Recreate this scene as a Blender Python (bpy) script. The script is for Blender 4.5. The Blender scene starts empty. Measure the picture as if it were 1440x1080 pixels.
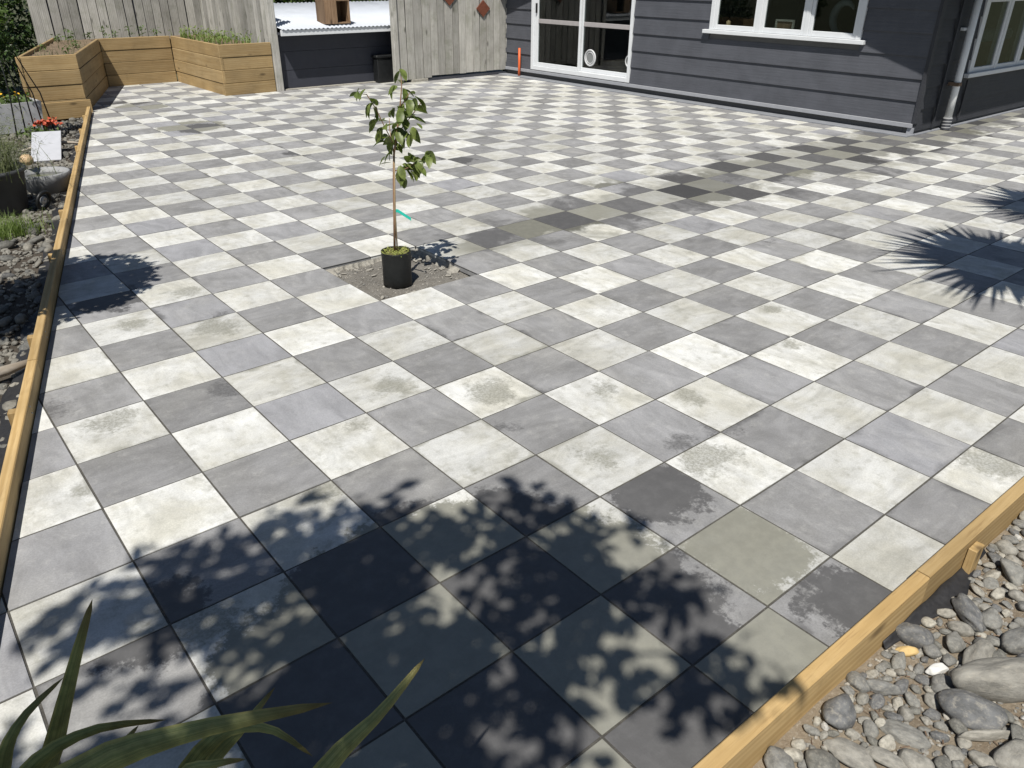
import bpy, bmesh, math, random
from mathutils import Vector, Matrix, noise
random.seed(11)
sc = bpy.context.scene
COL = sc.collection

# ---------------------------------------------------------------- camera
cd = bpy.data.cameras.new('camera'); cam = bpy.data.objects.new('camera', cd); COL.objects.link(cam)
CR = Vector((0.77087, -0.63696, 0.00620)); CU = Vector((0.29757, 0.36871, 0.88063)); CB = Vector((-0.56321, -0.67701, 0.47377))
CL = Vector((-1.12701, -1.74560, 1.90749))
m = Matrix.Identity(4)
for i in range(3):
    m[i][0], m[i][1], m[i][2], m[i][3] = CR[i], CU[i], CB[i], CL[i]
cam.matrix_world = m
cd.sensor_width = 36; cd.lens = 36*1085/1440; cd.clip_start = 0.05; cd.clip_end = 3000
sc.camera = cam

# ---------------------------------------------------------------- sky, sun, exposure
SUN = Vector((-0.48, -0.40, 1.0)).normalized()          # towards the sun
w = bpy.data.worlds.new('World'); sc.world = w; w.use_nodes = True
wn = w.node_tree.nodes; bg = wn['Background']
sky = wn.new('ShaderNodeTexSky'); sky.sky_type = 'NISHITA'; sky.sun_disc = False
sky.sun_elevation = math.asin(SUN.z); sky.sun_rotation = math.atan2(SUN.x, SUN.y)
sky.air_density = 1.0; sky.dust_density = 0.6; sky.ozone_density = 1.5
w.node_tree.links.new(sky.outputs[0], bg.inputs[0]); bg.inputs[1].default_value = 0.05
ld = bpy.data.lights.new('sun', 'SUN'); ld.energy = 5.0; ld.angle = math.radians(0.53); ld.color = (1, 0.958, 0.885)
lo = bpy.data.objects.new('sun', ld); COL.objects.link(lo)
lo.rotation_euler = SUN.to_track_quat('Z', 'Y').to_euler(); lo.location = (-6, -5, 12)
vs = sc.view_settings; vs.view_transform = 'Standard'; vs.look = 'None'; vs.exposure = 0.24; vs.gamma = 1.0; vs.use_curve_mapping = False

# ---------------------------------------------------------------- helpers
def ray(x, y):
    return CR*((x-720)/1085) - CU*((y-540)/1085) - CB
def G(x, y, z=0.0):                                      # where a sight line meets height z
    d = ray(x, y); return CL + d*((z-CL.z)/d.z)
def PL(x, y, pt, n):                                     # where a sight line meets a plane
    d = ray(x, y); n = Vector(n); return CL + d*((Vector(pt)-CL).dot(n)/d.dot(n))

def link(o, parent=None):
    COL.objects.link(o)
    if parent is not None:
        o.parent = parent
        o.matrix_parent_inverse = WI[parent.name] if parent.name in WI else Matrix.Identity(4)
    return o
WI = {}
def thing(name, label, cat, loc=(0, 0, 0), group=None):
    o = bpy.data.objects.new(name, None); COL.objects.link(o); o.location = loc; o.empty_display_size = 0.1
    o['label'] = label; o['category'] = cat
    if group: o['group'] = group
    WI[o.name] = Matrix.Translation(-Vector(loc))
    return o
def tag(o, label, cat, group=None):
    o['label'] = label; o['category'] = cat
    if group: o['group'] = group
    return o
def struct(o, kind='structure'):
    o['kind'] = kind; return o
def mesh(name, V, F, mt, smooth=False):
    me = bpy.data.meshes.new(name); me.from_pydata([tuple(v) for v in V], [], F); me.update()
    if mt: me.materials.append(mt)
    if smooth: me.polygons.foreach_set('use_smooth', [True]*len(me.polygons))
    return me
def obj(name, me, parent=None, M=None):
    o = bpy.data.objects.new(name, me)
    if M is not None: o.matrix_basis = M
    return link(o, parent)
def bm_obj(name, bm, mt, parent=None, smooth=False):
    me = bpy.data.meshes.new(name); bmesh.ops.recalc_face_normals(bm, faces=bm.faces); bm.to_mesh(me); bm.free()
    if mt: me.materials.append(mt)
    if smooth: me.polygons.foreach_set('use_smooth', [True]*len(me.polygons))
    return obj(name, me, parent)
def bm_box(bm, x0, x1, y0, y1, z0, z1, M=None, bev=0.0):
    b2 = bmesh.new() if bev else bm
    vs_ = [b2.verts.new(v) for v in ((x0,y0,z0),(x1,y0,z0),(x1,y1,z0),(x0,y1,z0),(x0,y0,z1),(x1,y0,z1),(x1,y1,z1),(x0,y1,z1))]
    for f in ((0,3,2,1),(4,5,6,7),(0,1,5,4),(1,2,6,5),(2,3,7,6),(3,0,4,7)): b2.faces.new([vs_[i] for i in f])
    if bev:
        bmesh.ops.bevel(b2, geom=list(b2.edges), offset=bev, segments=1, affect='EDGES')
        b2.verts.ensure_lookup_table(); mp = {}
        for v in b2.verts: mp[v] = bm.verts.new(M @ v.co if M else v.co)
        for f in b2.faces: bm.faces.new([mp[v] for v in f.verts])
        b2.free()
    elif M:
        for v in vs_: v.co = M @ v.co
def box(name, x0, x1, y0, y1, z0, z1, mt, parent=None, bev=0.0, M=None):
    bm = bmesh.new(); bm_box(bm, x0, x1, y0, y1, z0, z1, M, bev); return bm_obj(name, bm, mt, parent)
def bm_tube(bm, pts, rad, n=8, cap=True):
    pts = [Vector(p) for p in pts]; rings = []
    if not isinstance(rad, (list, tuple)): rad = [rad]*len(pts)
    prev = None
    for i, p in enumerate(pts):
        t = (pts[min(i+1, len(pts)-1)] - pts[max(i-1, 0)]).normalized()
        a = Vector((0,0,1)) if abs(t.z) < 0.9 else Vector((1,0,0))
        u = (prev - t*prev.dot(t)).normalized() if prev is not None else t.cross(a).normalized()
        prev = u; v = t.cross(u)
        rings.append([bm.verts.new(p + (u*math.cos(k*2*math.pi/n) + v*math.sin(k*2*math.pi/n))*rad[i]) for k in range(n)])
    for a, b in zip(rings, rings[1:]):
        for k in range(n): bm.faces.new((a[k], a[(k+1)%n], b[(k+1)%n], b[k]))
    if cap: bm.faces.new(rings[0][::-1]); bm.faces.new(rings[-1])
def tube(name, pts, rad, mt, parent=None, n=8):
    bm = bmesh.new(); bm_tube(bm, pts, rad, n); return bm_obj(name, bm, mt, parent, True)
def lathe(name, prof, c, mt, parent=None, n=40, wob=0.0):
    V = []; F = []
    for j, (r, z) in enumerate(prof):
        for k in range(n):
            a = k*2*math.pi/n; rr = r*(1+wob*noise.noise(Vector((math.cos(a)*1.7, math.sin(a)*1.7, z*9))))
            V.append((c[0]+rr*math.cos(a), c[1]+rr*math.sin(a), c[2]+z))
    for j in range(len(prof)-1):
        for k in range(n): F.append((j*n+k, j*n+(k+1)%n, (j+1)*n+(k+1)%n, (j+1)*n+k))
    F.append(tuple(range(n))[::-1]); F.append(tuple((len(prof)-1)*n+k for k in range(n)))
    return obj(name, mesh(name, V, F, mt, True), parent)

# ---------------------------------------------------------------- node helpers
class NT:
    def __init__(s, name):
        s.m = bpy.data.materials.new(name); s.m.use_nodes = True; s.t = s.m.node_tree; s.b = s.t.nodes['Principled BSDF']
        s.b.inputs['Specular IOR Level'].default_value = 0.35
    def n(s, ty, **kw):
        nd = s.t.nodes.new('ShaderNode'+ty)
        for k, v in kw.items(): setattr(nd, k, v)
        return nd
    def put(s, sock, v):
        if hasattr(v, 'links') or isinstance(v, bpy.types.NodeSocket): s.t.links.new(v, sock)
        else: sock.default_value = v
    def math(s, op, a, b=0.0, c=0.0, clamp=False):
        nd = s.n('Math', operation=op, use_clamp=clamp)
        for i, v in enumerate((a, b, c)): s.put(nd.inputs[i], v)
        return nd.outputs[0]
    def vec(s, op, a, b=None, scale=None):
        nd = s.n('VectorMath', operation=op); s.put(nd.inputs[0], a)
        if b is not None: s.put(nd.inputs[1], b)
        if scale is not None: s.put(nd.inputs['Scale'], scale)
        return nd.outputs['Value'] if op in ('DISTANCE', 'LENGTH', 'DOT_PRODUCT') else nd.outputs[0]
    def noise(s, v, scale, detail=4, rough=0.55, dist=0.0):
        nd = s.n('TexNoise'); s.put(nd.inputs['Vector'], v)
        nd.inputs['Scale'].default_value = scale; nd.inputs['Detail'].default_value = detail; nd.inputs['Roughness'].default_value = rough; nd.inputs['Distortion'].default_value = dist
        return nd.outputs[0]
    def mr(s, v, a, b, c=0.0, d=1.0, smooth=True):
        nd = s.n('MapRange', interpolation_type='SMOOTHSTEP' if smooth else 'LINEAR')
        for i, x in enumerate((v, a, b, c, d)): s.put(nd.inputs[i], x)
        return nd.outputs[0]
    def mix(s, f, a, b, mode='MIX'):
        nd = s.n('Mix', data_type='RGBA', blend_type=mode)
        s.put(nd.inputs[0], f)
        for k, v in ((6, a), (7, b)):
            if isinstance(v, tuple) and len(v) == 3: v = (*v, 1)
            s.put(nd.inputs[k], v)
        return nd.outputs[2]
    def pos(s): return s.n('NewGeometry').outputs['Position']
    def rnd(s): return s.n('ObjectInfo').outputs['Random']
    def bump(s, h, dist=0.002, strength=0.6):
        nd = s.n('Bump'); nd.inputs['Strength'].default_value = strength; nd.inputs['Distance'].default_value = dist
        s.put(nd.inputs['Height'], h); s.t.links.new(nd.outputs[0], s.b.inputs['Normal'])
    def out(s, col=None, rough=None):
        if col is not None: s.put(s.b.inputs['Base Color'], (*col, 1) if isinstance(col, tuple) and len(col) == 3 else col)
        if rough is not None: s.put(s.b.inputs['Roughness'], rough)
        return s.m

def plain(name, col, rough=0.6, var=0.12, scale=14, bump=0.0, metal=0.0):
    t = NT(name); p = t.pos(); a = t.noise(p, scale, 5, 0.6)
    c = t.mix(a, tuple(x*(1-var*1.6) for x in col), tuple(min(1, x*(1+var*1.6)) for x in col))
    t.b.inputs['Metallic'].default_value = metal
    if bump: t.bump(t.noise(p, scale*7, 4), bump, 0.7)
    return t.out(c, t.mr(t.noise(p, scale*2, 3), 0.3, 0.7, max(0.05, rough-0.1), min(1, rough+0.1)))

def wood(name, axis, c1, c2, c3, rough=0.75, knots=True, weather=0.0, rot=0.0):
    """grain runs along axis; every board gets its own offset"""
    t = NT(name); p = t.pos()
    if rot:
        vr = t.n('VectorRotate', rotation_type='Z_AXIS'); t.put(vr.inputs['Vector'], p); vr.inputs['Angle'].default_value = rot; p = vr.outputs[0]
    r = t.rnd(); off = t.vec('SCALE', (13.7, 7.3, 5.1), scale=t.math('MULTIPLY', r, 9.0))
    q = t.vec('ADD', p, off)
    st = [16.0, 16.0, 16.0]; st[axis] = 0.9
    g = t.vec('MULTIPLY', q, tuple(st))
    n1 = t.noise(g, 2.2, 6, 0.6, 0.6); n2 = t.noise(g, 9, 4, 0.6); n0 = t.noise(q, 2.5, 3)
    wv = t.n('TexWave', wave_type='BANDS', bands_direction='XYZ'[(axis+2) % 3] if axis != 2 else 'X')
    t.put(wv.inputs['Vector'], g); wv.inputs['Scale'].default_value = 0.7; wv.inputs['Distortion'].default_value = 5; wv.inputs['Detail'].default_value = 2
    f = t.math('ADD', t.math('MULTIPLY', n1, 0.78), t.math('MULTIPLY', wv.outputs[0], 0.22))
    col = t.mix(t.mr(f, 0.3, 0.75), c1, c2)
    col = t.mix(t.mr(n2, 0.52, 0.75, 0, 0.55), col, c3)
    if knots:
        ks = [7.0, 7.0, 7.0]; ks[axis] = 2.6
        vo = t.n('TexVoronoi'); t.put(vo.inputs['Vector'], t.vec('MULTIPLY', q, tuple(ks))); vo.inputs['Scale'].default_value = 1.0
        wn_ = t.n('TexWhiteNoise'); t.put(wn_.inputs[0], vo.outputs['Position'])
        k = t.math('MULTIPLY', t.mr(vo.outputs['Distance'], 0.05, 0.2, 1, 0), t.math('GREATER_THAN', wn_.outputs[0], 0.5))
        col = t.mix(t.math('MULTIPLY', k, 0.75), col, tuple(x*0.35 for x in c3))
    col = t.mix(t.mr(t.noise(p, 5.5, 6, .7), 0.55, 0.8, 0, .45), col, tuple(x*.55 for x in c1))
    if weather:
        col = t.mix(t.mr(t.noise(q, 3.3, 6, 0.7), 0.45, 0.75, 0, weather), col, (0.16, 0.17, 0.12))
    col = t.mix(1.0, col, t.mr(r, 0, 1, 0.70, 1.15, False), 'MULTIPLY')
    col = t.mix(1.0, col, t.mr(n0, 0.2, 0.8, 0.85, 1.12), 'MULTIPLY')
    t.bump(t.math('ADD', n1, t.math('MULTIPLY', n2, 0.5)), 0.0015, 0.6)
    return t.out(col, rough)

def paver_mat(name, light, blobs, band):
    t = NT(name); p = t.pos()
    sx = t.n('SeparateXYZ'); t.put(sx.inputs[0], p)
    cell = t.vec('FLOOR', t.vec('ADD', t.vec('MULTIPLY', t.vec('ADD', p, (40, 40, 0)), (2.5, 2.5, 0)), (0, 0, .5)))
    wn_ = t.n('TexWhiteNoise'); t.put(wn_.inputs[0], cell); rv, rc = wn_.outputs[0], wn_.outputs[1]
    rs = t.n('SeparateColor'); t.put(rs.inputs[0], rc); ra, rb, rg = rs.outputs
    q = t.vec('ADD', p, t.vec('SCALE', rc, scale=31.0))
    n1 = t.noise(q, 4.5, 5, 0.6, 0.4); n2 = t.noise(q, 17, 5, 0.65); n3 = t.noise(q, 160, 3, 0.6); n4 = t.noise(q, 3.0, 7, 0.62, 0.25)
    # distance to the paver's own edge
    fr = t.vec('FRACTION', t.vec('MULTIPLY', t.vec('ADD', p, (40, 40, 0)), (2.5, 2.5, 0)))
    fs = t.n('SeparateXYZ'); t.put(fs.inputs[0], fr)
    e = t.math('MINIMUM', t.math('SUBTRACT', 0.5, t.math('ABSOLUTE', t.math('SUBTRACT', fs.outputs[0], 0.5))), t.math('SUBTRACT', 0.5, t.math('ABSOLUTE', t.math('SUBTRACT', fs.outputs[1], 0.5))))
    if light:
        A, B, C, WET = (0.545, 0.55, 0.535), (0.44, 0.433, 0.385), (0.325, 0.322, 0.285), (0.180, 0.178, 0.148)
    else:
        A, B, C, WET = (0.262, 0.262, 0.266), (0.200, 0.199, 0.198), (0.325, 0.323, 0.315), (0.074, 0.073, 0.074)
    cl = t.noise(q, 2.1, 3, 0.5, 0.3)
    col = t.mix(t.mr(t.math('ADD', t.math('MULTIPLY', n1, 0.55), t.math('MULTIPLY', cl, 0.45)), 0.38, 0.64, 0, 1), A, B)
    col = t.mix(t.mr(n2, 0.48, 0.78, 0, 0.7), col, C)
    if light:
        ed = t.mr(t.math('ADD', e, t.math('MULTIPLY', t.math('SUBTRACT', n2, 0.5), 0.26)), -0.03, 0.09, 0.6, 0)
        col = t.mix(t.math('MULTIPLY', ed, ra), col, (0.64, 0.64, 0.625))
    else:
        col = t.mix(t.mr(ra, 0.8, 1.0, 0, 0.5), col, (0.245, 0.25, 0.275))
        col = t.mix(t.math('MULTIPLY', t.mr(cl, 0.52, 0.75, 0, 0.5), rg), col, (0.40, 0.395, 0.38))
    col = t.mix(1.0, col, t.mr(rv, 0, 1, 0.82, 1.12, False), 'MULTIPLY')
    col = t.mix(1.0, col, t.mr(n3, 0.2, 0.8, 0.87, 1.10), 'MULTIPLY')
    # brushed, streaky dust; the streak direction follows each paver's own lay
    sa = t.noise(t.vec('MULTIPLY', q, (3., 8., 1.)), 1.0, 5, 0.65, 1.2); sb = t.noise(t.vec('MULTIPLY', q, (8., 3., 1.)), 1.0, 5, 0.65, 1.2)
    stk = t.n('Mix', data_type='FLOAT'); t.put(stk.inputs[0], t.math('GREATER_THAN', rv, 0.45)); t.put(stk.inputs[2], sa); t.put(stk.inputs[3], sb)
    col = t.mix(1.0, col, t.mr(stk.outputs[0], 0.28, 0.72, 0.86, 1.12), 'MULTIPLY')
    speck = t.mr(t.noise(p, 75, 5, 0.75), 0.42, 0.58)
    # soft dusty damp clouds on every paver, stronger on some
    cloud_ = t.math('MULTIPLY', t.mr(t.math('ADD', n4, t.math('MULTIPLY', t.math('SUBTRACT', n2, 0.5), 0.35)), 0.50, 0.78, 0, 1), t.mr(rb, 0.15, 1.0, 0.0, 0.62, False))
    cloud_ = t.math('MULTIPLY', cloud_, t.mr(speck, 0, 1, 0.65, 1.0, False))
    # damp drawn in along the joints of some pavers
    joint = t.math('MULTIPLY', t.mr(t.math('ADD', e, t.math('MULTIPLY', t.math('SUBTRACT', n4, 0.5), 0.55)), 0.045, -0.05, 0, 0.75), t.mr(rg, 0.45, 0.95, 0, 1))
    acc = t.math('MAXIMUM', cloud_, joint)
    wob = t.math('ADD', t.math('MULTIPLY', t.math('SUBTRACT', t.noise(q, 6, 6, 0.7), 0.5), 0.42), t.math('MULTIPLY', t.math('SUBTRACT', t.noise(p, 42, 5, 0.75), 0.5), 0.17))
    flat = t.vec('MULTIPLY', p, (1, 1, 0))
    soft = None
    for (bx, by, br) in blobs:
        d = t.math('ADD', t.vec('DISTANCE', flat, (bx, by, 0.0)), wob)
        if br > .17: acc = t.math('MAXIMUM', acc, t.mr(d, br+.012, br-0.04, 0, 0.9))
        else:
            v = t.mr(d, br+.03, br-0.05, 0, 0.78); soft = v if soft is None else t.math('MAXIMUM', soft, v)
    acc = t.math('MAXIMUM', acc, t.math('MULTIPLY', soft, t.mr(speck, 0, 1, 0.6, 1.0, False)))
    # the wet run-off line across the patio: follows y ~ 3.05, edges wander
    yd = t.math('ABSOLUTE', t.math('SUBTRACT', sx.outputs[1], t.math('ADD', 3.03, t.math('MULTIPLY', t.math('SUBTRACT', t.noise(p, 0.55, 2), 0.5), 0.6))))
    hw = t.mr(sx.outputs[0], 1.9, 5.2, 0.06, 0.52)
    nb = t.math('MULTIPLY', t.math('SUBTRACT', t.noise(q, 2.4, 6, 0.6), 0.5), 0.6)
    nw = t.math('MULTIPLY', t.math('SUBTRACT', t.noise(p, 3.1, 6, 0.62), 0.5), 0.7)
    bd = t.math('SUBTRACT', t.math('ADD', yd, t.math('ADD', nb, nw)), t.math('ADD', hw, t.math('MULTIPLY', t.math('SUBTRACT', rb, 0.5), 0.42)))
    start = t.mr(sx.outputs[0], 1.95, 2.35)
    bnd = t.math('MULTIPLY', t.mr(bd, 0.09, -0.08, 0, t.mr(rg, 0, 1, .5, 1.0, False)), start)
    smear = t.math('MULTIPLY', t.mr(bd, 0.6, 0.0, 0, 0.75), t.math('MULTIPLY', start, t.mr(t.noise(p, 2.0, 5, 0.65, 0.8), 0.45, 0.62)))
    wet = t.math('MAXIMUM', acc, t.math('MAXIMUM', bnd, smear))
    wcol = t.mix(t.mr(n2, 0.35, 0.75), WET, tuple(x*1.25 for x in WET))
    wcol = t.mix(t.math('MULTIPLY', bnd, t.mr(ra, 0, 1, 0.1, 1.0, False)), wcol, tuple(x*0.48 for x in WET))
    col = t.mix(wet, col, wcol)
    t.bump(t.math('ADD', t.math('MULTIPLY', n3, 0.7), t.math('MULTIPLY', n2, 0.6)), 0.0014, 0.55)
    return t.out(col, t.math('SUBTRACT', 0.86, t.math('MULTIPLY', wet, 0.22)))

def leafmat(name, c1, c2, rough=0.45, trans=0.25):
    t = NT(name); p = t.pos(); r = t.rnd()
    c = t.mix(t.mr(t.noise(p, 6, 3), 0.3, 0.7), c1, c2)
    c = t.mix(1.0, c, t.mr(t.noise(p, 37, 2), 0.25, 0.75, 0.65, 1.3), 'MULTIPLY')
    t.out(c, rough)
    tr = t.n('BsdfTranslucent'); t.put(tr.inputs[0], t.mix(1.0, c, (1.3, 1.5, 0.6), 'MULTIPLY'))
    mx = t.n('MixShader'); mx.inputs[0].default_value = trans
    t.t.links.new(t.b.outputs[0], mx.inputs[1]); t.t.links.new(tr.outputs[0], mx.inputs[2])
    t.t.links.new(mx.outputs[0], t.t.nodes['Material Output'].inputs[0])
    return t.m

def stonemat(name, k):
    t = NT(name); tc = t.n('TexCoord').outputs['Object']; r = t.rnd()
    q = t.vec('ADD', tc, t.vec('SCALE', (17., 11., 5.), scale=r))
    cr = t.n('ValToRGB'); t.put(cr.inputs[0], r)
    cols = [(0.0, (.20,.20,.19)), (.18, (.28,.27,.24)), (.34, (.15,.153,.155)), (.5, (.33,.315,.275)), (.64, (.23,.228,.21)), (.78, (.40,.38,.325)), (.9, (.18,.178,.16)), (.985, (.50,.49,.46))]
    el = cr.color_ramp.elements; cr.color_ramp.interpolation = 'CONSTANT'
    el[0].position = 0; el[0].color = (*cols[0][1], 1); el[1].position = cols[1][0]; el[1].color = (*cols[1][1], 1)
    for pz, c in cols[2:]:
        x = el.new(pz); x.color = (*c, 1)
    c = t.mix(1.0, cr.outputs[0], t.mr(t.noise(q, 2.2, 5, .65), 0.25, 0.75, 0.65*k, 1.3*k), 'MULTIPLY')
    c = t.mix(t.mr(t.noise(q, 5, 7, .7), 0.47, 0.72, 0, 0.6*k), c, (0.37, 0.345, 0.29))
    t.bump(t.noise(q, 14, 6, .7), 0.02, 0.35)
    return t.out(c, 0.75)

def soilmat(name, c1, c2, c3):
    t = NT(name); p = t.pos()
    c = t.mix(t.mr(t.noise(p, 9, 6, .7), 0.3, 0.7), c1, c2)
    c = t.mix(t.mr(t.noise(p, 90, 4, .7), 0.5, 0.75, 0, .8), c, c3)
    t.bump(t.noise(p, 70, 6, .75), 0.012, 0.9)
    return t.out(c, 0.95)

def glassmat():
    t = NT('window_glass'); lw = t.n('LayerWeight'); lw.inputs[0].default_value = 0.5
    R_ = t.math('ADD', 0.045, t.math('MULTIPLY', t.math('POWER', lw.outputs['Facing'], 4.0), 0.7))
    tr = t.n('BsdfTransparent'); tr.inputs[0].default_value = (0.72, 0.76, 0.75, 1)
    gl = t.n('BsdfGlossy'); gl.inputs['Roughness'].default_value = 0.015
    mx = t.n('MixShader'); t.t.links.new(R_, mx.inputs[0])
    t.t.links.new(tr.outputs[0], mx.inputs[1]); t.t.links.new(gl.outputs[0], mx.inputs[2])
    t.t.links.new(mx.outputs[0], t.t.nodes['Material Output'].inputs[0]); return t.m

def boardpaint(name, axis, col):
    t = NT(name); p = t.pos(); r = t.rnd()
    st = [15., 15., 15.]; st[axis] = 1.3
    q = t.vec('MULTIPLY', t.vec('ADD', p, t.vec('SCALE', (3., 5., 7.), scale=r)), tuple(st))
    g = t.noise(q, 1.6, 6, .65, 1.2)
    wv = t.n('TexWave', bands_direction='Z'); t.put(wv.inputs['Vector'], q); wv.inputs['Scale'].default_value = .5; wv.inputs['Distortion'].default_value = 7; wv.inputs['Detail'].default_value = 3
    c = t.mix(t.mr(t.noise(p, 3, 5), .3, .7), tuple(x*.88 for x in col), tuple(x*1.1 for x in col))
    c = t.mix(t.mr(t.noise(p, 30, 5, .7), .56, .8, 0, .3), c, tuple(x*1.7 for x in col))
    t.bump(t.math('ADD', g, t.math('MULTIPLY', wv.outputs[0], .12)), 0.005, .8)
    return t.out(c, .62)

M = {}
PINE = ((0.375, 0.250, 0.104), (0.485, 0.345, 0.165), (0.26, 0.162, 0.07))
M['pine_x'] = wood('pine_grain_along_x', 0, *PINE); M['pine_y'] = wood('pine_grain_along_y', 1, *PINE)
M['pine_z'] = wood('pine_grain_along_z', 2, *PINE)
EDGE_A = math.atan(0.277)
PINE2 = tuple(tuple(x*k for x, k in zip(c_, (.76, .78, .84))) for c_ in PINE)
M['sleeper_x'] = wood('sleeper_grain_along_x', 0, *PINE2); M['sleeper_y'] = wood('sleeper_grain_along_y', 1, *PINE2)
M['pine_edge'] = wood('pine_grain_along_edge', 1, *PINE, rot=EDGE_A)
GREY = ((0.31, 0.30, 0.275), (0.45, 0.44, 0.41), (0.20, 0.19, 0.165))
M['paling'] = wood('weathered_paling', 2, *GREY, rough=.9, weather=.5)
M['rail'] = wood('weathered_rail', 0, *GREY, rough=.9)
M['rust'] = plain('rusty_brown_plate', (.15, .05, .028), .8, .3, 30)
M['crate'] = wood('brown_crate_wood', 2, (.17, .105, .06), (.27, .18, .11), (.10, .06, .035), rough=.85)
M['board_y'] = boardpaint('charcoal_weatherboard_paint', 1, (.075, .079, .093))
M['board_x'] = boardpaint('charcoal_weatherboard_paint_shaded', 0, (.034, .036, .043))  # same paint as the main wall, darkened for the side wall's shade
M['navy'] = plain('dark_navy_cladding_paint', (.040, .043, .056), .6, .12, 6)
M['trim_grey'] = plain('grey_trim_paint', (.30, .31, .335), .55, .1)
M['plinth'] = plain('dark_plinth_and_gap_paint', (.05, .053, .065), .6, .15)  # also colours the strips that darken the fence and gate gaps
M['footing'] = plain('grey_footing_concrete', (.20, .21, .23), .85, .2, 10, .003)
M['white'] = plain('white_joinery_paint', (.64, .66, .68), .4, .05, 8)
M['rail_grey'] = plain('greyish_door_rail', (.34, .32, .32), .5, .1)
M['pipe'] = plain('white_pvc', (.82, .83, .83), .35, .05, 9)
M['glass'] = glassmat()
M['room'] = plain('interior_wall_paint', (.10, .10, .10), .8, .2, 2)
M['roomfloor'] = plain('interior_floor', (.10, .075, .05), .6, .2, 3)
M['red_cloth'] = plain('red_sofa_cloth', (.14, .025, .018), .9, .2, 12, .002)
M['throw'] = plain('patterned_throw', (.22, .24, .23), .9, .5, 28, .003)
M['curtain'] = plain('grey_curtain', (.20, .21, .21), .9, .2, 5)
M['roof_white'] = plain('pale_roof_paint', (.50, .53, .58), .55, .06, 3)
M['rooftin'] = plain('dark_roof_steel', (.06, .065, .07), .5, .1, 3)
M['black'] = plain('black_plastic', (.012, .013, .014), .45, .3, 20)
M['bag'] = plain('black_planter_bag', (.012, .013, .013), .42, .3, 25, .003)
M['orange'] = plain('orange_plastic_pipe', (.62, .12, .035), .5, .1)
M['stone'] = stonemat('river_stone', .86); M['darkstone'] = stonemat('dark_river_stone', .52)
M['soil'] = soilmat('garden_soil', (.12, .085, .055), (.20, .15, .10), (.30, .25, .18))
M['drysoil'] = soilmat('dry_gritty_dirt', (.128, .118, .102), (.185, .174, .155), (.31, .30, .275))
M['bedsoil'] = soilmat('bed_dirt', (.19, .15, .105), (.28, .235, .175), (.38, .34, .28))
M['joint'] = soilmat('joint_sand', (.07, .066, .058), (.105, .10, .088), (.16, .15, .13))
M['cement'] = plain('crumbly_mortar', (.30, .285, .25), .95, .3, 22, .008)
M['mat'] = plain('black_weed_mat', (.022, .022, .024), .6, .35, 30, .002)
M['grass'] = soilmat('ground_far', (.05, .06, .03), (.07, .075, .04), (.12, .11, .07))
M['bark'] = plain('tree_bark', (.16, .11, .075), .9, .3, 30, .004)
M['stem'] = plain('sapling_stem', (.25, .15, .09), .8, .25, 40)
M['stake'] = plain('bamboo_stake', (.26, .19, .11), .8, .2, 40)
M['tape'] = plain('teal_tape', (.02, .42, .33), .5, .1)
M['leaf'] = leafmat('sapling_leaf', (.10, .135, .035), (.17, .205, .06), .42, .25)
M['leaf_dark'] = leafmat('dark_leaf', (.028, .05, .016), (.05, .085, .025), .4, .2)
M['leaf_mid'] = leafmat('mid_leaf', (.06, .10, .025), (.10, .15, .04), .5, .25)
M['leaf_grey'] = leafmat('grey_green_leaf', (.10, .12, .055), (.16, .18, .085), .7, .2)
M['grassblade'] = leafmat('grass_blade', (.13, .19, .05), (.20, .26, .08), .6, .3)
M['moss'] = leafmat('lime_moss', (.20, .24, .05), (.30, .32, .09), .8, .1)
M['galv'] = plain('galvanised_steel', (.50, .51, .52), .5, .25, 9)
M['pot'] = plain('dark_grey_pot', (.06, .063, .066), .6, .25, 10)
M['bowl'] = plain('grey_concrete_bowl', (.27, .275, .28), .8, .2, 14, .003)
M['panel'] = plain('white_panel', (.42, .43, .46), .6, .06, 8)
M['yellow'] = plain('yellow_petal', (.80, .45, .03), .6, .1)
M['redpetal'] = plain('red_petal', (.42, .075, .035), .6, .5, 20)
M['tan'] = plain('tan_shell', (.50, .36, .21), .5, .35, 40)
M['wood_drift'] = wood('driftwood_grain', 0, (.30, .26, .21), (.42, .38, .33), (.2, .17, .13), rough=.95)
t = NT('pond_water'); t.b.inputs['Base Color'].default_value = (.14, .15, .05, 1); t.b.inputs['Roughness'].default_value = .08; t.bump(t.noise(t.pos(), 14, 2), .002, .3); M['water'] = t.m
# flax: lengthwise stripes from the leaf's own uv
t = NT('flax_leaf'); uv = t.n('TexCoord').outputs['UV']; su = t.n('SeparateXYZ'); t.put(su.inputs[0], uv)
stp = t.noise(t.vec('MULTIPLY', uv, (26., .6, 0)), 1.0, 4, .7); edg = t.mr(t.math('ABSOLUTE', t.math('SUBTRACT', su.outputs[0], .5)), .36, .47)
c = t.mix(t.mr(stp, .35, .7), (.15, .185, .07), (.31, .33, .14)); c = t.mix(t.math('MULTIPLY', edg, .75), c, (.36, .34, .12))
c = t.mix(t.mr(su.outputs[1], .8, 1.0, 0, .8), c, (.13, .09, .03)); c = t.mix(1.0, c, t.mr(t.noise(t.pos(), 30, 4), .3, .7, .75, 1.2), 'MULTIPLY')
t.bump(stp, .002, .7); M['flax'] = t.out(c, .42)

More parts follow.
